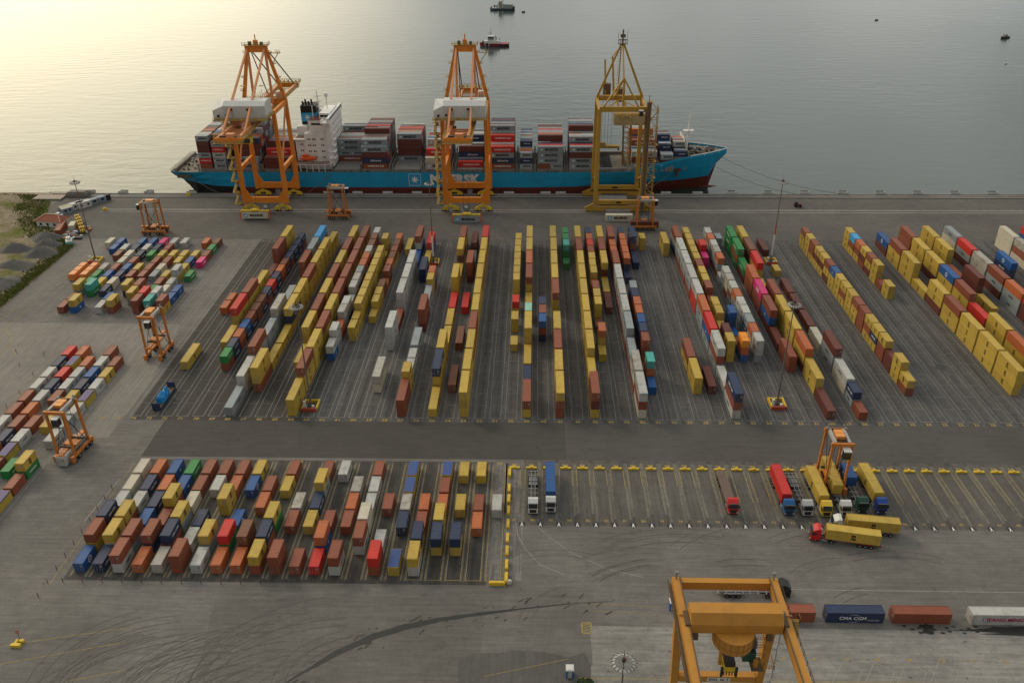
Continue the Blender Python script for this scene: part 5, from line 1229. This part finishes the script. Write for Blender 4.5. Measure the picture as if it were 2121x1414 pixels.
b = MB(); b.mat(GD); b.box(-8.9, -8.1, -4.4, -1.2, 26, 27.8); b.box(8.1, 8.9, -4.4, -1.2, 26, 27.8); b.box(-7.6, -6.6, -5.0, -4.2, 24.6, 25.8); b.box(5.2, 6.2, -5.0, -4.2, 24.6, 25.8); b.mat(GO); b.beam((-9.9, -2, 27.6), (-8, -2, 27.6), .18); b.beam((9.9, -2, 27.6), (8, -2, 27.6), .18); b.xf(Matrix.Translation((0, -2.6, 0))); b.build('trolley_wheel_frame', t)
b = MB(); b.mat(GO); b.tube((-.2, -3.6, 23.0), (-.2, -3.6, 25.85), 7.0, 32)
b.mat(mat('drum_seam_brown', (.26, .12, .03), .7))
for q in range(20): a = 2 * math.pi * q / 20; b.beam((-.2 + 3.51 * math.cos(a), -3.6 + 3.51 * math.sin(a), 23.05), (-.2 + 3.51 * math.cos(a), -3.6 + 3.51 * math.sin(a), 25.8), .06)
b.tube((-.2, -3.6, 24.1), (-.2, -3.6, 24.2), 7.06, 32); b.xf(Matrix.Translation((0, -2.6, 0))); b.build('slewing_drum', t)
b = MB(); b.mat(GO); b.beam((-1.8, -3.2, 22.6), (-1.7, -3.2, 16.6), .5); b.beam((-1.5, -3.2, 16.8), (1.2, -3.2, 16.8), .5); b.mat(CY); b.box(-1.4, 1.1, -4.6, -1.4, 16.0, 17.2); b.mat(STEEL); b.box(-.9, .8, -4.4, -1.6, 17.2, 18.4)
for sx in (-1.5, 1.1): b.box(sx - .2, sx + .2, -4.9, -4.5, 15.2, 17.4)
for q in range(5): b.box(-1.2 + q * .5, -1.0 + q * .5, -4.75, -4.6, 15.4, 16.2)
b.xf(Matrix.Translation((0, -2.6, 0))); b.build('hoist_head', t)
b = MB(); b.mat(mat('cab_dark_green', (.02, .05, .035), .4)); b.box(2.0, 4.2, -4.2, -1.6, 18.4, 20.8); b.mat(GD); b.box(3.4, 5.6, -5.6, -2.6, 17.6, 17.75); b.box(2.4, 4.4, -3.4, -.6, 20.8, 22.4); b.mat(GO); b.box(3.9, 4.6, -4.9, -4.2, 17.75, 19.2)
for q in range(5): yy = -4.4 + q * .9; b.rail([(4.3 + q * .15, yy, 17.8 + q * 1.0), (5.8 + q * .1, yy, 17.8 + q * 1.0), (5.8 + q * .1, yy + .8, 17.8 + q * 1.0)], 1.0, .08, .8)
b.rail([(5.6, -5.4, 17.75), (7.4, -5.4, 17.75), (7.4, -3, 17.75)], 1.1, .08, .8); b.xf(Matrix.Translation((0, -2.6, 0))); b.build('operator_cab', t)
b = MB(); b.mat(GREYM); z = 2.4                                     # spiral stair and cable chain on the right leg
for q in range(40):
    a = q * .7; b.beam((10.6, .2, z + q * .5), (10.6 + math.cos(a) * .9, .2 + math.sin(a) * .9, z + q * .5), .22, .06)
b.tube((10.6, .2, 0), (10.6, .2, 24), .16, 6); b.mat(CRL)
b.rail([(9.6, -1.2, 2.4), (12.0, -1.2, 2.4), (12, 1, 2.4)], 1.1, .1, 1)
for q in range(10): b.box(10.3, 12.1, -3.2 - q * .2, -2.6 - q * .2, 24.6 - q * .5, 24.7 - q * .5); b.rail([(12.1, -3.2, 24.6 - q * .5), (12.1, -2.2, 24.6 - q * .5)], 1, .07, 1)
b.build('staircase', t)
# ================================================================ FLOODLIGHT MASTS
def mast(label, x, y, guard=True, h=34.4, redband=False):
    t = thing('floodlight_mast', label, 'light mast', (x, y, .02), 0, 'tall floodlight masts')
    b = MB(); b.mat(mat('galvanised_pole', (.155, .135, .115), .6, .2, dirt=.6, dscale=.6)); b.tube((0, 0, 0), (0, 0, h), .62, 12, .26); b.tube((0, 0, 0), (0, 0, .9), 1.0, 12)
    if redband: b.mat(mat('band_red', (.45, .05, .03), .6)); b.tube((0, 0, 12), (0, 0, 16), .52, 12); b.mat(WPAINT); b.tube((0, 0, 3), (0, 0, 11.9), .60, 12)
    b.build('pole', t)
    b = MB(); b.mat(GREYM); n = 16
    for q in range(n):
        a0, a1 = 2 * math.pi * q / n, 2 * math.pi * (q + 1) / n; b.beam((1.3 * math.cos(a0), 1.3 * math.sin(a0), h - .6), (1.3 * math.cos(a1), 1.3 * math.sin(a1), h - .6), .14); b.beam((1.0 * math.cos(a0), 1.0 * math.sin(a0), h - .3), (1.0 * math.cos(a1), 1.0 * math.sin(a1), h - .3), .1)
    for q in range(4): a = math.pi / 2 * q; b.beam((0, 0, h - .2), (1.3 * math.cos(a), 1.3 * math.sin(a), h - .6), .12)
    b.build('lamp_ring', t)
    for q in range(n):
        a = 2 * math.pi * q / n; b = MB(); b.mat(LIGHTG); c_, s_ = math.cos(a), math.sin(a)
        b.beam((1.35 * c_, 1.35 * s_, h - .6), (1.95 * c_, 1.95 * s_, h - .95), .42, .3); b.mat(STEEL); b.beam((1.9 * c_, 1.9 * s_, h - .7), (2.1 * c_, 2.1 * s_, h - .55), .1); b.build('floodlight', t)
    b = MB(); b.mat(STEEL); b.tube((0, 0, h), (0, 0, h + 2.2), .08, 5); b.tube((0, 0, h - .2), (0, 0, h + .3), .6, 8); b.mat(mat('beacon_red', (.4, .04, .03), .5)); b.tube((.3, 0, h), (.3, 0, h + .5), .2, 6); b.build('lightning_rod', t)
    if guard:
        b = MB(); b.mat(CY); b.box(-2.3, -1.9, -2.3, 2.6, 0, 1.0); b.box(1.9, 2.3, -2.3, 2.6, 0, 1.0); b.box(-1.9, 1.9, 2.2, 2.6, 0, .9); b.mat(mat('guard_red', (.32, .05, .025), .7)); b.box(-2.2, 2.2, -2.9, -2.35, 0, 1.1); b.mat(WPAINT); b.box(-1.9, -1.2, -1.4, -.7, 0, 2.6); b.box(.6, 1.3, -1.6, -.9, .3, 1.2); b.build('base_guard', t)
    return t
mast('floodlight mast in the yard left of centre, yellow and red guard at its foot', -66.4, 4.9)
mast('floodlight mast in the yard right of centre, yellow guard at its foot', 73.7, 7.8)
mast('floodlight mast at far left behind the orange open topped containers', -180.7, 110.8)
mast('floodlight mast with red band at upper right of the yard', 96.7, 112, redband=True)
mast('floodlight mast with red band before the middle quay crane', -40.5, 110, redband=True)
mast('floodlight mast in the foreground left of the gantry crane, only its lamp ring showing', 14.9, -115.5)
# ================================================================ SMALL YARD FURNITURE
proto = thing('wheel_stop', 'x', 'wheel stop', (0, 0, 0)); b = MB(); b.mat(CY); b.box(-1.4, 1.4, -.3, .3, 0, .45); b.build('beam', proto)
b = MB(); b.mat(CY); b.box(-.35, .35, -.2, .5, .45, .62); b.build('plate', proto)
index_children(); first = True
for j in range(0, 30):
    X = -4.4 + 4.58 * j
    if X > 136: break
    lb = 'yellow wheel stop at the head of the %s lorry slot from the left' % ordw(j)
    if first: proto.location = (X, -24.0, .02); proto['label'] = lb; proto['group'] = 'yellow wheel stops of the lorry slots'; first = False
    else: copy_tree(proto, (X, -24.0, .02), 0, lb, 'yellow wheel stops of the lorry slots')
bl = None; me = MB().mat(CY).box(-.38, .38, -1.5, 1.5, 0, .8).box(-.28, .28, -1.3, 1.3, .8, .9).mesh('barrier_block')
for j, Y in enumerate((-26.5, -33, -37.2, -41.6, -46.6, -51.6, -56, -60.6, -64.6)):
    put(me, 'barrier_block', None, 'yellow barrier block, %s of the column down from the wheel stops' % ordw(j), 'barrier', 'yellow barrier blocks in a column', None, (-5.6 + j * .03, Y, .03))
put(MB().mat(CY).box(-1.8, 1.8, -.4, .4, 0, .8).box(-1.6, 1.6, -.3, .3, .8, .9).mesh('barrier_block'), 'barrier_block', None, 'yellow barrier block lying crosswise at the bottom of the column', 'barrier', None, None, (-7.4, -66.3, .03))
put(MB().mat(mat('pale_concrete_block', (.45, .43, .36), .8, dirt=.4)).box(-.5, .5, -.4, .4, 0, .8).box(-.3, .3, -.3, .3, .8, 1.0).mesh('concrete_block'), 'concrete_block', None, 'cream concrete block right of the crosswise yellow barrier', 'block', None, None, (-4.6, -65.9, .03))
pm = MB().mat(STEEL).tube((0, 0, 0), (0, 0, 1.4), .16, 6).mat(mat('post_red', (.25, .04, .03), .7)).tube((0, 0, 1.1), (0, 0, 1.42), .18, 6).mesh('marker_post')
for i in range(11): put(pm, 'marker_post', None, 'thin dark marker post in front of the %s column of the nearest block' % ordw(i), 'post', 'marker posts in front of the nearest block', None, (-106.6 + 4.56 * i, -67.4, .03))
for i in range(10): put(pm, 'marker_post', None, 'thin dark marker post, %s from the front along the left side of the nearest block' % ordw(i), 'post', 'marker posts left of the nearest block', None, (-109.9 + .0 * i, -72 + 4.2 * i, .03))
for i, (x, y) in enumerate(((-173.2, 35.4), (-163, 34), (-167.5, 27), (-160, 21.2), (-158.6, 10.5), (-158.6, 3))): put(pm, 'marker_post', None, 'thin marker post, %s from the top left of the left edge block' % ordw(i), 'post', 'marker posts left of the left edge block', None, (x, y, .03))
def toilet(x, y, label):
    t = thing('portable_toilet', label, 'toilet', (x, y, .02), 0, 'blue and white portable toilets'); b = MB(); b.mat(mat('toilet_blue', (.012, .10, .32), .5)); b.box(-.75, .75, -.75, .75, 0, 2.1); b.build('body', t)
    b = MB(); b.mat(WPAINT); b.box(-.8, .8, -.8, .8, 2.1, 2.3); b.box(-.6, .6, -.6, .6, 2.3, 2.42); b.build('roof', t); b = MB(); b.mat(LIGHTG); b.box(-.45, .45, -.78, -.75, .1, 1.95); b.build('door', t)
toilet(31.3, -72.6, 'blue and white portable toilet left of the gantry crane'); toilet(8.2, -90.6, 'blue and white portable toilet at the bottom edge by the bush')
b = MB(); b.mat(CY); b.box(-1, 1, -.35, .35, 0, .7); b.box(-.6, -.1, .3, 1.5, 0, .6); b.box(.2, 1.1, .9, 1.5, 0, .6); b.build('barrier_block', None, 'small yellow barrier blocks by the painted line at lower left', 'barrier', loc=(-107.6, -85.6, .02))
t = thing('sign_post', 'small red and white sign standing by the yellow blocks at lower left', 'sign', (-107.9, -83.6, .02)); b = MB(); b.mat(STEEL); b.tube((0, 0, 0), (0, 0, 2.2), .1, 6); b.build('post', t); b = MB(); b.mat(mat('guard_red', (.32, .05, .025))); b.box(-.35, .35, -.04, .04, 1.7, 2.4); b.mat(WPAINT); b.box(-.25, .25, -.05, -.041, 2.0, 2.1); b.build('plate', t)
# bush and yellow buffer at the bottom edge
LEAF = mat('bush_leaf', (.03, .055, .012), .8, var=.5)
def bush(x, y, r_, h_, label, seed, n=900):
    rr = random.Random(seed); t = thing('bush', label, 'bush', (x, y, 0)); b = MB(); b.mat(LEAF)
    for k in range(n):
        a = rr.uniform(0, 6.28); q = r_ * rr.random() ** .5 * (1 + .25 * math.sin(3 * a + seed)); z = h_ * rr.uniform(.2, 1) * (1 - .5 * (q / r_) ** 2); s = rr.uniform(.12, .28)
        c = Vector((q * math.cos(a), q * math.sin(a), z)); u = Vector((rr.gauss(0, 1), rr.gauss(0, 1), rr.gauss(0, .6))).normalized(); v = u.orthogonal().normalized(); b.face([c - u * s, c + v * s * .6, c + u * s, c - v * s * .6])
    b.build('crown', t); b = MB(); b.mat(CLUT)
    for k in range(6): a = k; b.beam((0, 0, 0), (r_ * .5 * math.cos(a), r_ * .5 * math.sin(a), h_ * .7), .1)
    b.build('stem', t)
bush(11.6, -94.4, 2.6, 1.9, 'dark green bush at the bottom edge beside the portable toilet', 2)
bush(-226, 150.5, 1.8, 1.3, 'small dark bush alone on the grass at far left', 5, 400)
# ================================================================ SHORE BUILDINGS, LEFT
t = thing('site_office', 'white site office with a red tiled hipped roof at far left', 'building', (-218.2, 150.6, 0), R(-8)); b = MB(); b.mat(WPAINT); b.box(-6, 6, -3.4, 3, 0, 3); b.build('wall', t)
b = MB(); b.mat(mat('roof_tiles', (.25, .075, .045), .8, dirt=.4)); b.raw([(-6.6, -4, 3), (6.6, -4, 3), (6.6, 3.6, 3), (-6.6, 3.6, 3), (-3, -.2, 5.2), (3.4, -.2, 5.2)], [(0, 1, 5, 4), (1, 2, 5), (2, 3, 4, 5), (3, 0, 4), (3, 2, 1, 0)]); b.build('roof', t)
b = MB(); b.mat(mat('ridge_cream', (.50, .36, .25), .7));
for p, q in (((-6.6, -4, 3.06), (-3, -.2, 5.26)), ((6.6, -4, 3.06), (3.4, -.2, 5.26)), ((-3, -.2, 5.26), (3.4, -.2, 5.26))): b.beam(p, q, .3)
b.build('ridge', t); b = MB(); b.mat(GLASS); [b.box(-4.6 + q * 3.4, -3.4 + q * 3.4, -3.43, -3.4, 1, 2.1) for q in range(3)]; b.build('window', t)
def cabin(x, y, rz, L_, col, label, roofc=None, h=2.7, w_=2.6, pitched=False):
    t = thing('site_cabin', label, 'cabin', (x, y, .02), rz, 'cabins along the shore'); b = MB(); b.mat(mat('cabin_' + col[0], col[1], .6, dirt=.35)); b.box(-w_ / 2, w_ / 2, 0, L_, 0, h); b.build('wall', t)
    b = MB(); b.mat(mat('cabin_roof_' + (roofc or col)[0], (roofc or col)[1], .7, dirt=.3)); (b.yprism([(-w_ / 2 - .2, h), (w_ / 2 + .2, h), (0, h + 1)], -.2, L_ + .2) if pitched else b.box(-w_ / 2 - .1, w_ / 2 + .1, -.1, L_ + .1, h, h + .12)); b.build('roof', t)
    b = MB(); b.mat(GLASS); b.box(w_ / 2, w_ / 2 + .02, 1, 2, 1, 2); b.box(w_ / 2, w_ / 2 + .02, L_ - 2, L_ - 1, 1, 2); b.box(-.5, .4, -.03, 0, .2, 2); b.build('window', t)
    return t
WC = ('white', (.50, .50, .48)); BC_ = ('blue_grey', (.22, .27, .33)); CRc = ('cream', (.55, .52, .38))
cabin(-222.3, 164.8, R(-38), 5, BC_, 'blue grey cabin with a cream pitched roof by the pickup', CRc, 2.6, 5.2, True)
cabin(-219.5, 169.6, R(-38), 6, WC, 'white cabin nearest the cream roofed cabin', None, 2.8, 3.2)
cabin(-217.2, 171.0, R(-38), 6.4, WC, 'white cabin with one window beside the dark containers', None, 2.8, 3)
cabin(-213.6, 176.6, R(-38), 3.6, BC_, 'small blue grey cabin next to the white cabins', None, 2.5, 2.6)
cabin(-211.2, 179.8, R(-38), 3.6, BC_, 'small blue grey cabin farthest along the row', None, 2.5, 2.6)
cabin(-209.0, 183.0, R(-38), 2.2, ('black', (.03, .03, .035)), 'small black hut at the end of the cabin row', None, 2.6, 2.4)
r1 = c20('r', -209.5, 137.0, .02, R(14), 'long brick-red container beside the red roofed office', 1, False)
r2 = c20('a', -206.4, 143.0, .02, R(14), 'short cream container behind the brick-red one by the office', 0, False)
def pickup(x, y, rz, label, col=('white', (.55, .55, .54))):
    t = thing('pickup_truck', label, 'pickup', (x, y, .02), rz); m_ = mat('car_' + col[0], col[1], .35); b = MB(); b.mat(m_)
    b.xprism([(-2.6, .5), (2.6, .5), (2.6, 1.1), (.3, 1.15), (.1, 1.75), (-1.3, 1.75), (-1.6, 1.15), (-2.6, 1.0)], -.9, .9); b.mat(STEEL); b.box(-.78, .78, .5, 2.45, 1.12, 1.2); b.build('body', t)
    b = MB(); b.mat(GLASS)
    for s in (-1, 1): b.box(s * .9 - .01, s * .9 + .01, -1.3, -.05, 1.2, 1.62)
    b.raw([(-.8, -1.62, 1.2), (.8, -1.62, 1.2), (.75, -1.34, 1.7), (-.75, -1.34, 1.7)], [(0, 1, 2, 3)]); b.build('window', t)
    for yy in (-1.7, 1.7):
        for s in (-1, 1): b = MB(); b.mat(RUBBER); b.tube((s * .85 - .12, yy, .38), (s * .85 + .12, yy, .38), .76, 12); b.build('wheel', t)
pickup(-222.0, 161.2, R(80), 'white pickup truck parked between the cream roofed cabin and the office')
def van(x, y, label, rz=R(90)):
    t = thing('van', label, 'van', (x, y, .02), rz); b = MB(); b.mat(mat('car_white', (.55, .55, .54), .35)); b.xprism([(-2.4, .4), (2.4, .4), (2.4, 2.0), (-1.3, 2.0), (-2.1, 1.2), (-2.4, 1.1)], -.9, .9); b.build('body', t)
    b = MB(); b.mat(GLASS); b.raw([(-.8, -2.12, 1.22), (.8, -2.12, 1.22), (.8, -1.36, 1.95), (-.8, -1.36, 1.95)], [(0, 1, 2, 3)]); b.box(-.91, .91, -1.1, 1.6, 1.3, 1.75); b.build('window', t)
    for yy in (-1.5, 1.5):
        for s in (-1, 1): b = MB(); b.mat(RUBBER); b.tube((s * .85 - .12, yy, .36), (s * .85 + .12, yy, .36), .72, 12); b.build('wheel', t)
van(-120.0, 184.5, 'white van under the left quay crane by its seaside wheels', R(180)); van(-24.5, 184.3, 'white van under the middle quay crane by its seaside wheels', R(180))
YM = mat('machine_yellow', (.55, .34, .02), .6, dirt=.4)
for i, (x, y) in enumerate(((-209.6, 155.6), (-207.4, 152.5), (-205.2, 149.0), (-203.1, 145.4), (-200.6, 141.6))):
    t = thing('forklift', 'yellow forklift, %s from the top of the column by the red roofed office' % ordw(i), 'forklift', (x, y, .02), R(30), 'yellow forklifts parked in a column'); b = MB(); b.mat(YM); b.box(-1.1, 1.1, -1.8, 1.6, .6, 1.5); b.box(-1.0, 1.0, .9, 1.8, 1.5, 1.9); b.build('body', t)
    b = MB(); b.mat(YM); b.box(-1, 1, -1, .8, 2.7, 2.85)
    for sx in (-.9, .9):
        for sy in (-.9, .7): b.beam((sx, sy, 1.5), (sx, sy, 2.7), .12)
    b.build('overhead_guard', t); b = MB(); b.mat(STEEL)
    for sx in (-.5, .5): b.beam((sx, -2.0, .3), (sx, -2.0, 3.4), .18)
    b.beam((-.5, -2, 3.3), (.5, -2, 3.3), .15); b.build('lift_mast', t)
    for sy in (-1.2, 1.1):
        for sx in (-1.1, 1.1): b = MB(); b.mat(RUBBER); b.tube((sx - .18, sy, .5), (sx + .18, sy, .5), 1.0, 10); b.build('wheel', t)
t = thing('small_boat', 'white and teal small boat on trestles at the grass corner, far left', 'boat', (-200.6, 129.0, .1), R(28)); b = MB(); b.mat(mat('boat_teal', (.16, .38, .36), .5, dirt=.4)); b.prism([(-1.3, -3), (1.3, -3), (1.4, 1), (0, 3.6), (-1.4, 1)], .7, 1.7); b.build('hull', t); b = MB(); b.mat(WPAINT); b.prism([(-1.1, -2.6), (1.1, -2.6), (1.1, 1), (0, 2.6), (-1.1, 1)], 1.7, 1.9); b.box(-.8, .8, -1, .8, 1.9, 3.0); b.build('cabin', t); b = MB(); b.mat(STEEL); [b.box(-1.2, 1.2, yy - .1, yy + .1, 0, .7) for yy in (-2, 1)]; b.build('trestle', t)
rr = random.Random(8); JC = [LIGHTG, STEEL, SCO, WPAINT, BRN, mat('junk_blue', (.05, .10, .22), .7), GREYM]
b = MB()
for k in range(70): x = rr.uniform(-207.5, -198.5); y = rr.uniform(134, 147) ; s = rr.uniform(.3, 1.0); b.mat(rr.choice(JC)); b.box(-s + x, x + s, y - s * .6, y + s * .6, 0, s * .9, None)
b.build('scrap_heap', None, 'loose scrap and parts piled between the cream container and the forklifts', 'scrap', kind='stuff')
GRV = mat('gravel_grey', (.105, .10, .092), .95, var=.0, dirt=.5, dscale=1.2, dcol=(.07, .066, .06), bump=.8)
HP = [(-213, 133.5, 9, 7, 3.2, 'dark gravel heap nearest the brick-red container'), (-220.5, 121.5, 8.5, 6.5, 3.4, 'large grey gravel heap left of the dark heaps'), (-209, 126.5, 8, 6, 3.0, 'rounded gravel heap by the verge below the containers'), (-206.5, 117.5, 9, 7, 3.4, 'gravel heap in the middle of the heap field'), (-211.5, 105, 10, 6, 2.8, 'low gravel heap at the front of the heap field'), (-208, 88, 10, 9, 2.4, 'pale gravel heap lying along the lower verge'), (-213, 76, 9, 10, 2.2, 'pale gravel heap at the left picture edge')]
for i, (x, y, a, c_, h_, lb) in enumerate(HP):
    b = MB(); b.mat(GRV); rr = random.Random(i); vs = []; nr, na = 9, 26
    for r_ in range(nr + 1):
        for k in range(na):
            an = 2 * math.pi * k / na; q = r_ / nr; e_ = 1 + .13 * math.sin(3 * an + i) + .07 * math.sin(5 * an)
            vs.append((a * q * math.cos(an) * e_, c_ * q * math.sin(an) * e_, h_ * (.5 + .5 * math.cos(math.pi * q)) * (1 + .07 * rr.uniform(-1, 1)) + .05))
    b.raw(vs, [(r_ * na + k, (r_ + 1) * na + k, (r_ + 1) * na + (k + 1) % na, r_ * na + (k + 1) % na) for r_ in range(nr) for k in range(na)]); b.build('gravel_heap', None, lb, 'gravel heap', 'gravel heaps on the shore', smooth=True, loc=(x, y, 0))
SL = mat('concrete_slab_pink', (.36, .30, .25), .85, dirt=.4)
for i, (x, y, w_, d_) in enumerate(((-238, 185.5, 7, 3), (-243, 190.5, 4.5, 1.6), (-237, 191.5, 4.5, 1.4))): put(MB().mat(SL).box(-w_, w_, -d_, d_, 0, .5).box(-w_ * .8, w_ * .6, -d_ * .7, d_ * .7, .5, .56).mesh('concrete_slab'), 'concrete_slab', None, ['wide pinkish concrete slab on the grass by the shore', 'pale slab at the water edge, left one', 'pale slab at the water edge, right one'][i], 'slab', None, None, (x, y, .3))
b = MB(); b.mat(mat('tarp_grey', (.20, .18, .15), .9, dirt=.5)); b.prism([(-5, -2.5), (5, -2.2), (5.5, 2), (-4.6, 2.4)], 0, 1.7); b.prism([(-4.2, -1.8), (4.2, -1.6), (4.6, 1.4), (-3.8, 1.8)], 1.7, 2.3); b.build('covered_stack', None, 'grey covered stack at the quay corner left of the cabins', 'stack', loc=(-225.5, 189.3, .2))
# ================================================================ BOATS
def hull(B, L_, W_, z0, z1, m_, bow=.3, flare=.8, sgn=1):
    B.mat(m_); n = 14; top, bot = [], []
    for i in range(n):
        a = i / (n - 1); x = -L_ / 2 + a * L_; w_ = W_ / 2 * (1 - max(0, (a - (1 - bow)) / bow) ** 2 * .92) * (1 - max(0, (.12 - a) / .12) * .35)
        top.append((x * sgn, w_)); bot.append((x * sgn * .95, w_ * flare))
    vs = [(x, -y, z0) for x, y in bot] + [(x, -y, z1 + .9 * max(0, abs(x * 2 / L_) - .4) * (1 if x * sgn > 0 else .0)) for x, y in top] + [(x, y, z0) for x, y in bot] + [(x, y, z1 + .9 * max(0, abs(x * 2 / L_) - .4) * (1 if x * sgn > 0 else .0)) for x, y in top]
    fs = [(i, i + 1, n + i + 1, n + i) for i in range(n - 1)] + [(2 * n + i, 3 * n + i, 3 * n + i + 1, 2 * n + i + 1) for i in range(n - 1)] + [(n + i, n + i + 1, 3 * n + i + 1, 3 * n + i) for i in range(n - 1)] + [(0, n, 3 * n, 2 * n), (n - 1, 3 * n - 1, 4 * n - 1, 2 * n - 1)]
    B.raw(vs, fs)
t = thing('tugboat', 'red hulled tugboat with white wheelhouse behind the middle crane top', 'boat', (-36.5, 592, -2.5), R(-3)); b = MB(); hull(b, 27, 9, -.6, 2.4, mat('tug_red', (.22, .03, .03), .5), .35, .85, -1); b.mat(RUBBER); b.box(9.5, 13.2, -4.2, 4.2, .4, 1.4); b.mat(mat('tug_navy', (.02, .03, .08), .5)); b.box(-7.5, -5, -4.62, -4.4, 0, 2.9); b.box(5, 7, -4.62, -4.4, 0, 2.4); b.mat(WHITEP); b.box(-8.1, -7.7, -4.64, -4.4, .2, 2.9); b.box(-4.8, -4.4, -4.64, -4.4, .2, 2.8); b.build('hull', t)
b = MB(); b.mat(WPAINT); b.box(-8.5, 4.5, -3, 3, 2.3, 4.6); b.box(-6, 0, -2.4, 2.4, 4.6, 5.8); b.prism([(-5.6, -2.6), (-.6, -2.6), (-.2, 0), (-.6, 2.6), (-5.6, 2.6), (-6, 0)], 6.6, 8.6); b.build('deckhouse', t)
b = MB(); b.mat(GLASS); b.prism([(-5.7, -2.75), (-.5, -2.75), (0, 0), (-.5, 2.75), (-5.7, 2.75), (-6.1, 0)], 7.0, 8.1); b.box(-5.5, -.5, -2.2, 2.2, 5.8, 6.6); b.build('window', t)
b = MB(); b.mat(STEEL); b.tube((-3.2, 0, 8.6), (-3.2, 0, 16.5), .35, 6, .15); b.beam((-4.6, 0, 11), (-1.8, 0, 11), .25); b.tube((-5, 0, 8.6), (-5, 0, 11.5), .2); b.tube((1, -1.6, 4.6), (1, -1.6, 9), .6, 8); b.tube((2.2, -1.6, 4.6), (2.2, -1.6, 8), .5, 8); b.tube((4.5, 0, 4.6), (4.5, 0, 6.6), .5); b.tube((-10.6, -2, 2.4), (-10.6, 2, 3), 2.2, 10); b.build('mast', t)
t = thing('work_boat', 'grey work boat with crane and deck cargo near the top centre', 'boat', (-37, 806, -2.5), R(-4)); b = MB(); hull(b, 28, 9, -.5, 1.6, mat('work_boat_navy', (.05, .07, .10), .6), .3, .9, -1); b.build('hull', t)
b = MB(); b.mat(mat('cargo_grey', (.28, .31, .30), .7, dirt=.5)); b.box(1, 12, -4, 4, 1.8, 5.5); b.box(-1, 12.5, -3.4, 3.4, 5.5, 6.0); b.mat(WPAINT); b.box(-12, -6, -3.4, 3.4, 1.6, 2.6); b.build('deck_load', t)
b = MB(); b.mat(mat('wheelhouse_beige', (.34, .30, .22), .7)); b.box(-4, 0, -2.6, 2.6, 1.6, 7.4); b.box(-4.6, .6, -3, 3, 7.4, 7.7); b.box(-3.6, -.2, -2, 2, 7.7, 9.2); b.build('wheelhouse', t)
b = MB(); b.mat(STEEL); b.beam((-.5, 0, 7.5), (1.8, 0, 11.5), .4); b.beam((1.8, 0, 11.5), (1.3, 0, 6), .15); b.tube((-8.5, 0, 2.6), (-8.5, 0, 5), 2, 10); b.tube((-6, 1, 2.6), (-6, 1, 4.8), 1.6, 8); b.box(-12.8, -11, -2.5, 2.5, 2.4, 3.2); b.box(12.6, 14, -4, 4, .3, 3.6); b.build('deck_gear', t)
t = thing('work_boat', 'small dark fishing boat near the right picture edge', 'boat', (433.5, 622, -2.5), R(20)); b = MB(); hull(b, 10, 3.4, -.3, 1.3, mat('dark_boat', (.05, .045, .04), .6), .35, .85, -1); b.build('hull', t); b = MB(); b.mat(GREYM); b.box(-1.8, 1.6, -1.2, 1.2, 1.3, 3.2); b.tube((0, 0, 3.2), (0, 0, 5), .12); b.build('wheelhouse', t)
BU = mat('buoy_dark', (.06, .04, .035), .7)
for x, y, s, lb in ((351.5, 724, 1.5, 'dark mooring buoy on the water at upper right'), (-12.9, 787, 1.9, 'dark mooring buoy right of the grey work boat'), (380.4, 509, 1.2, 'pale mooring buoy below the small fishing boat')):
    b = MB(); b.mat(BU if s > 1.3 else WPAINT); b.tube((-s, 0, 0), (s, 0, 0), s * 1.1, 12); b.mat(STEEL); b.tube((0, 0, s * .5), (0, 0, s * .9), .3, 6); b.build('mooring_buoy', None, lb, 'buoy', 'mooring buoys', loc=(x, y, -2.3))
# small tractor on the quay at the right
t = thing('tractor', 'small dark tractor standing on the quay right of the bow', 'tractor', (124.5, 175.5, .02), R(90)); b = MB(); b.mat(mat('dull_red', (.16, .03, .025), .6)); b.box(-.7, .7, -1.6, .2, .6, 1.5); b.mat(STEEL); b.box(-.7, .7, .2, 1.5, .8, 2.4); b.build('body', t)
for sy in (-1.1, 1.0):
    for sx in (-.9, .9): b = MB(); b.mat(RUBBER); b.tube((sx - .2, sy, .6), (sx + .2, sy, .6), 1.2, 12); b.build('wheel', t)
index_children()
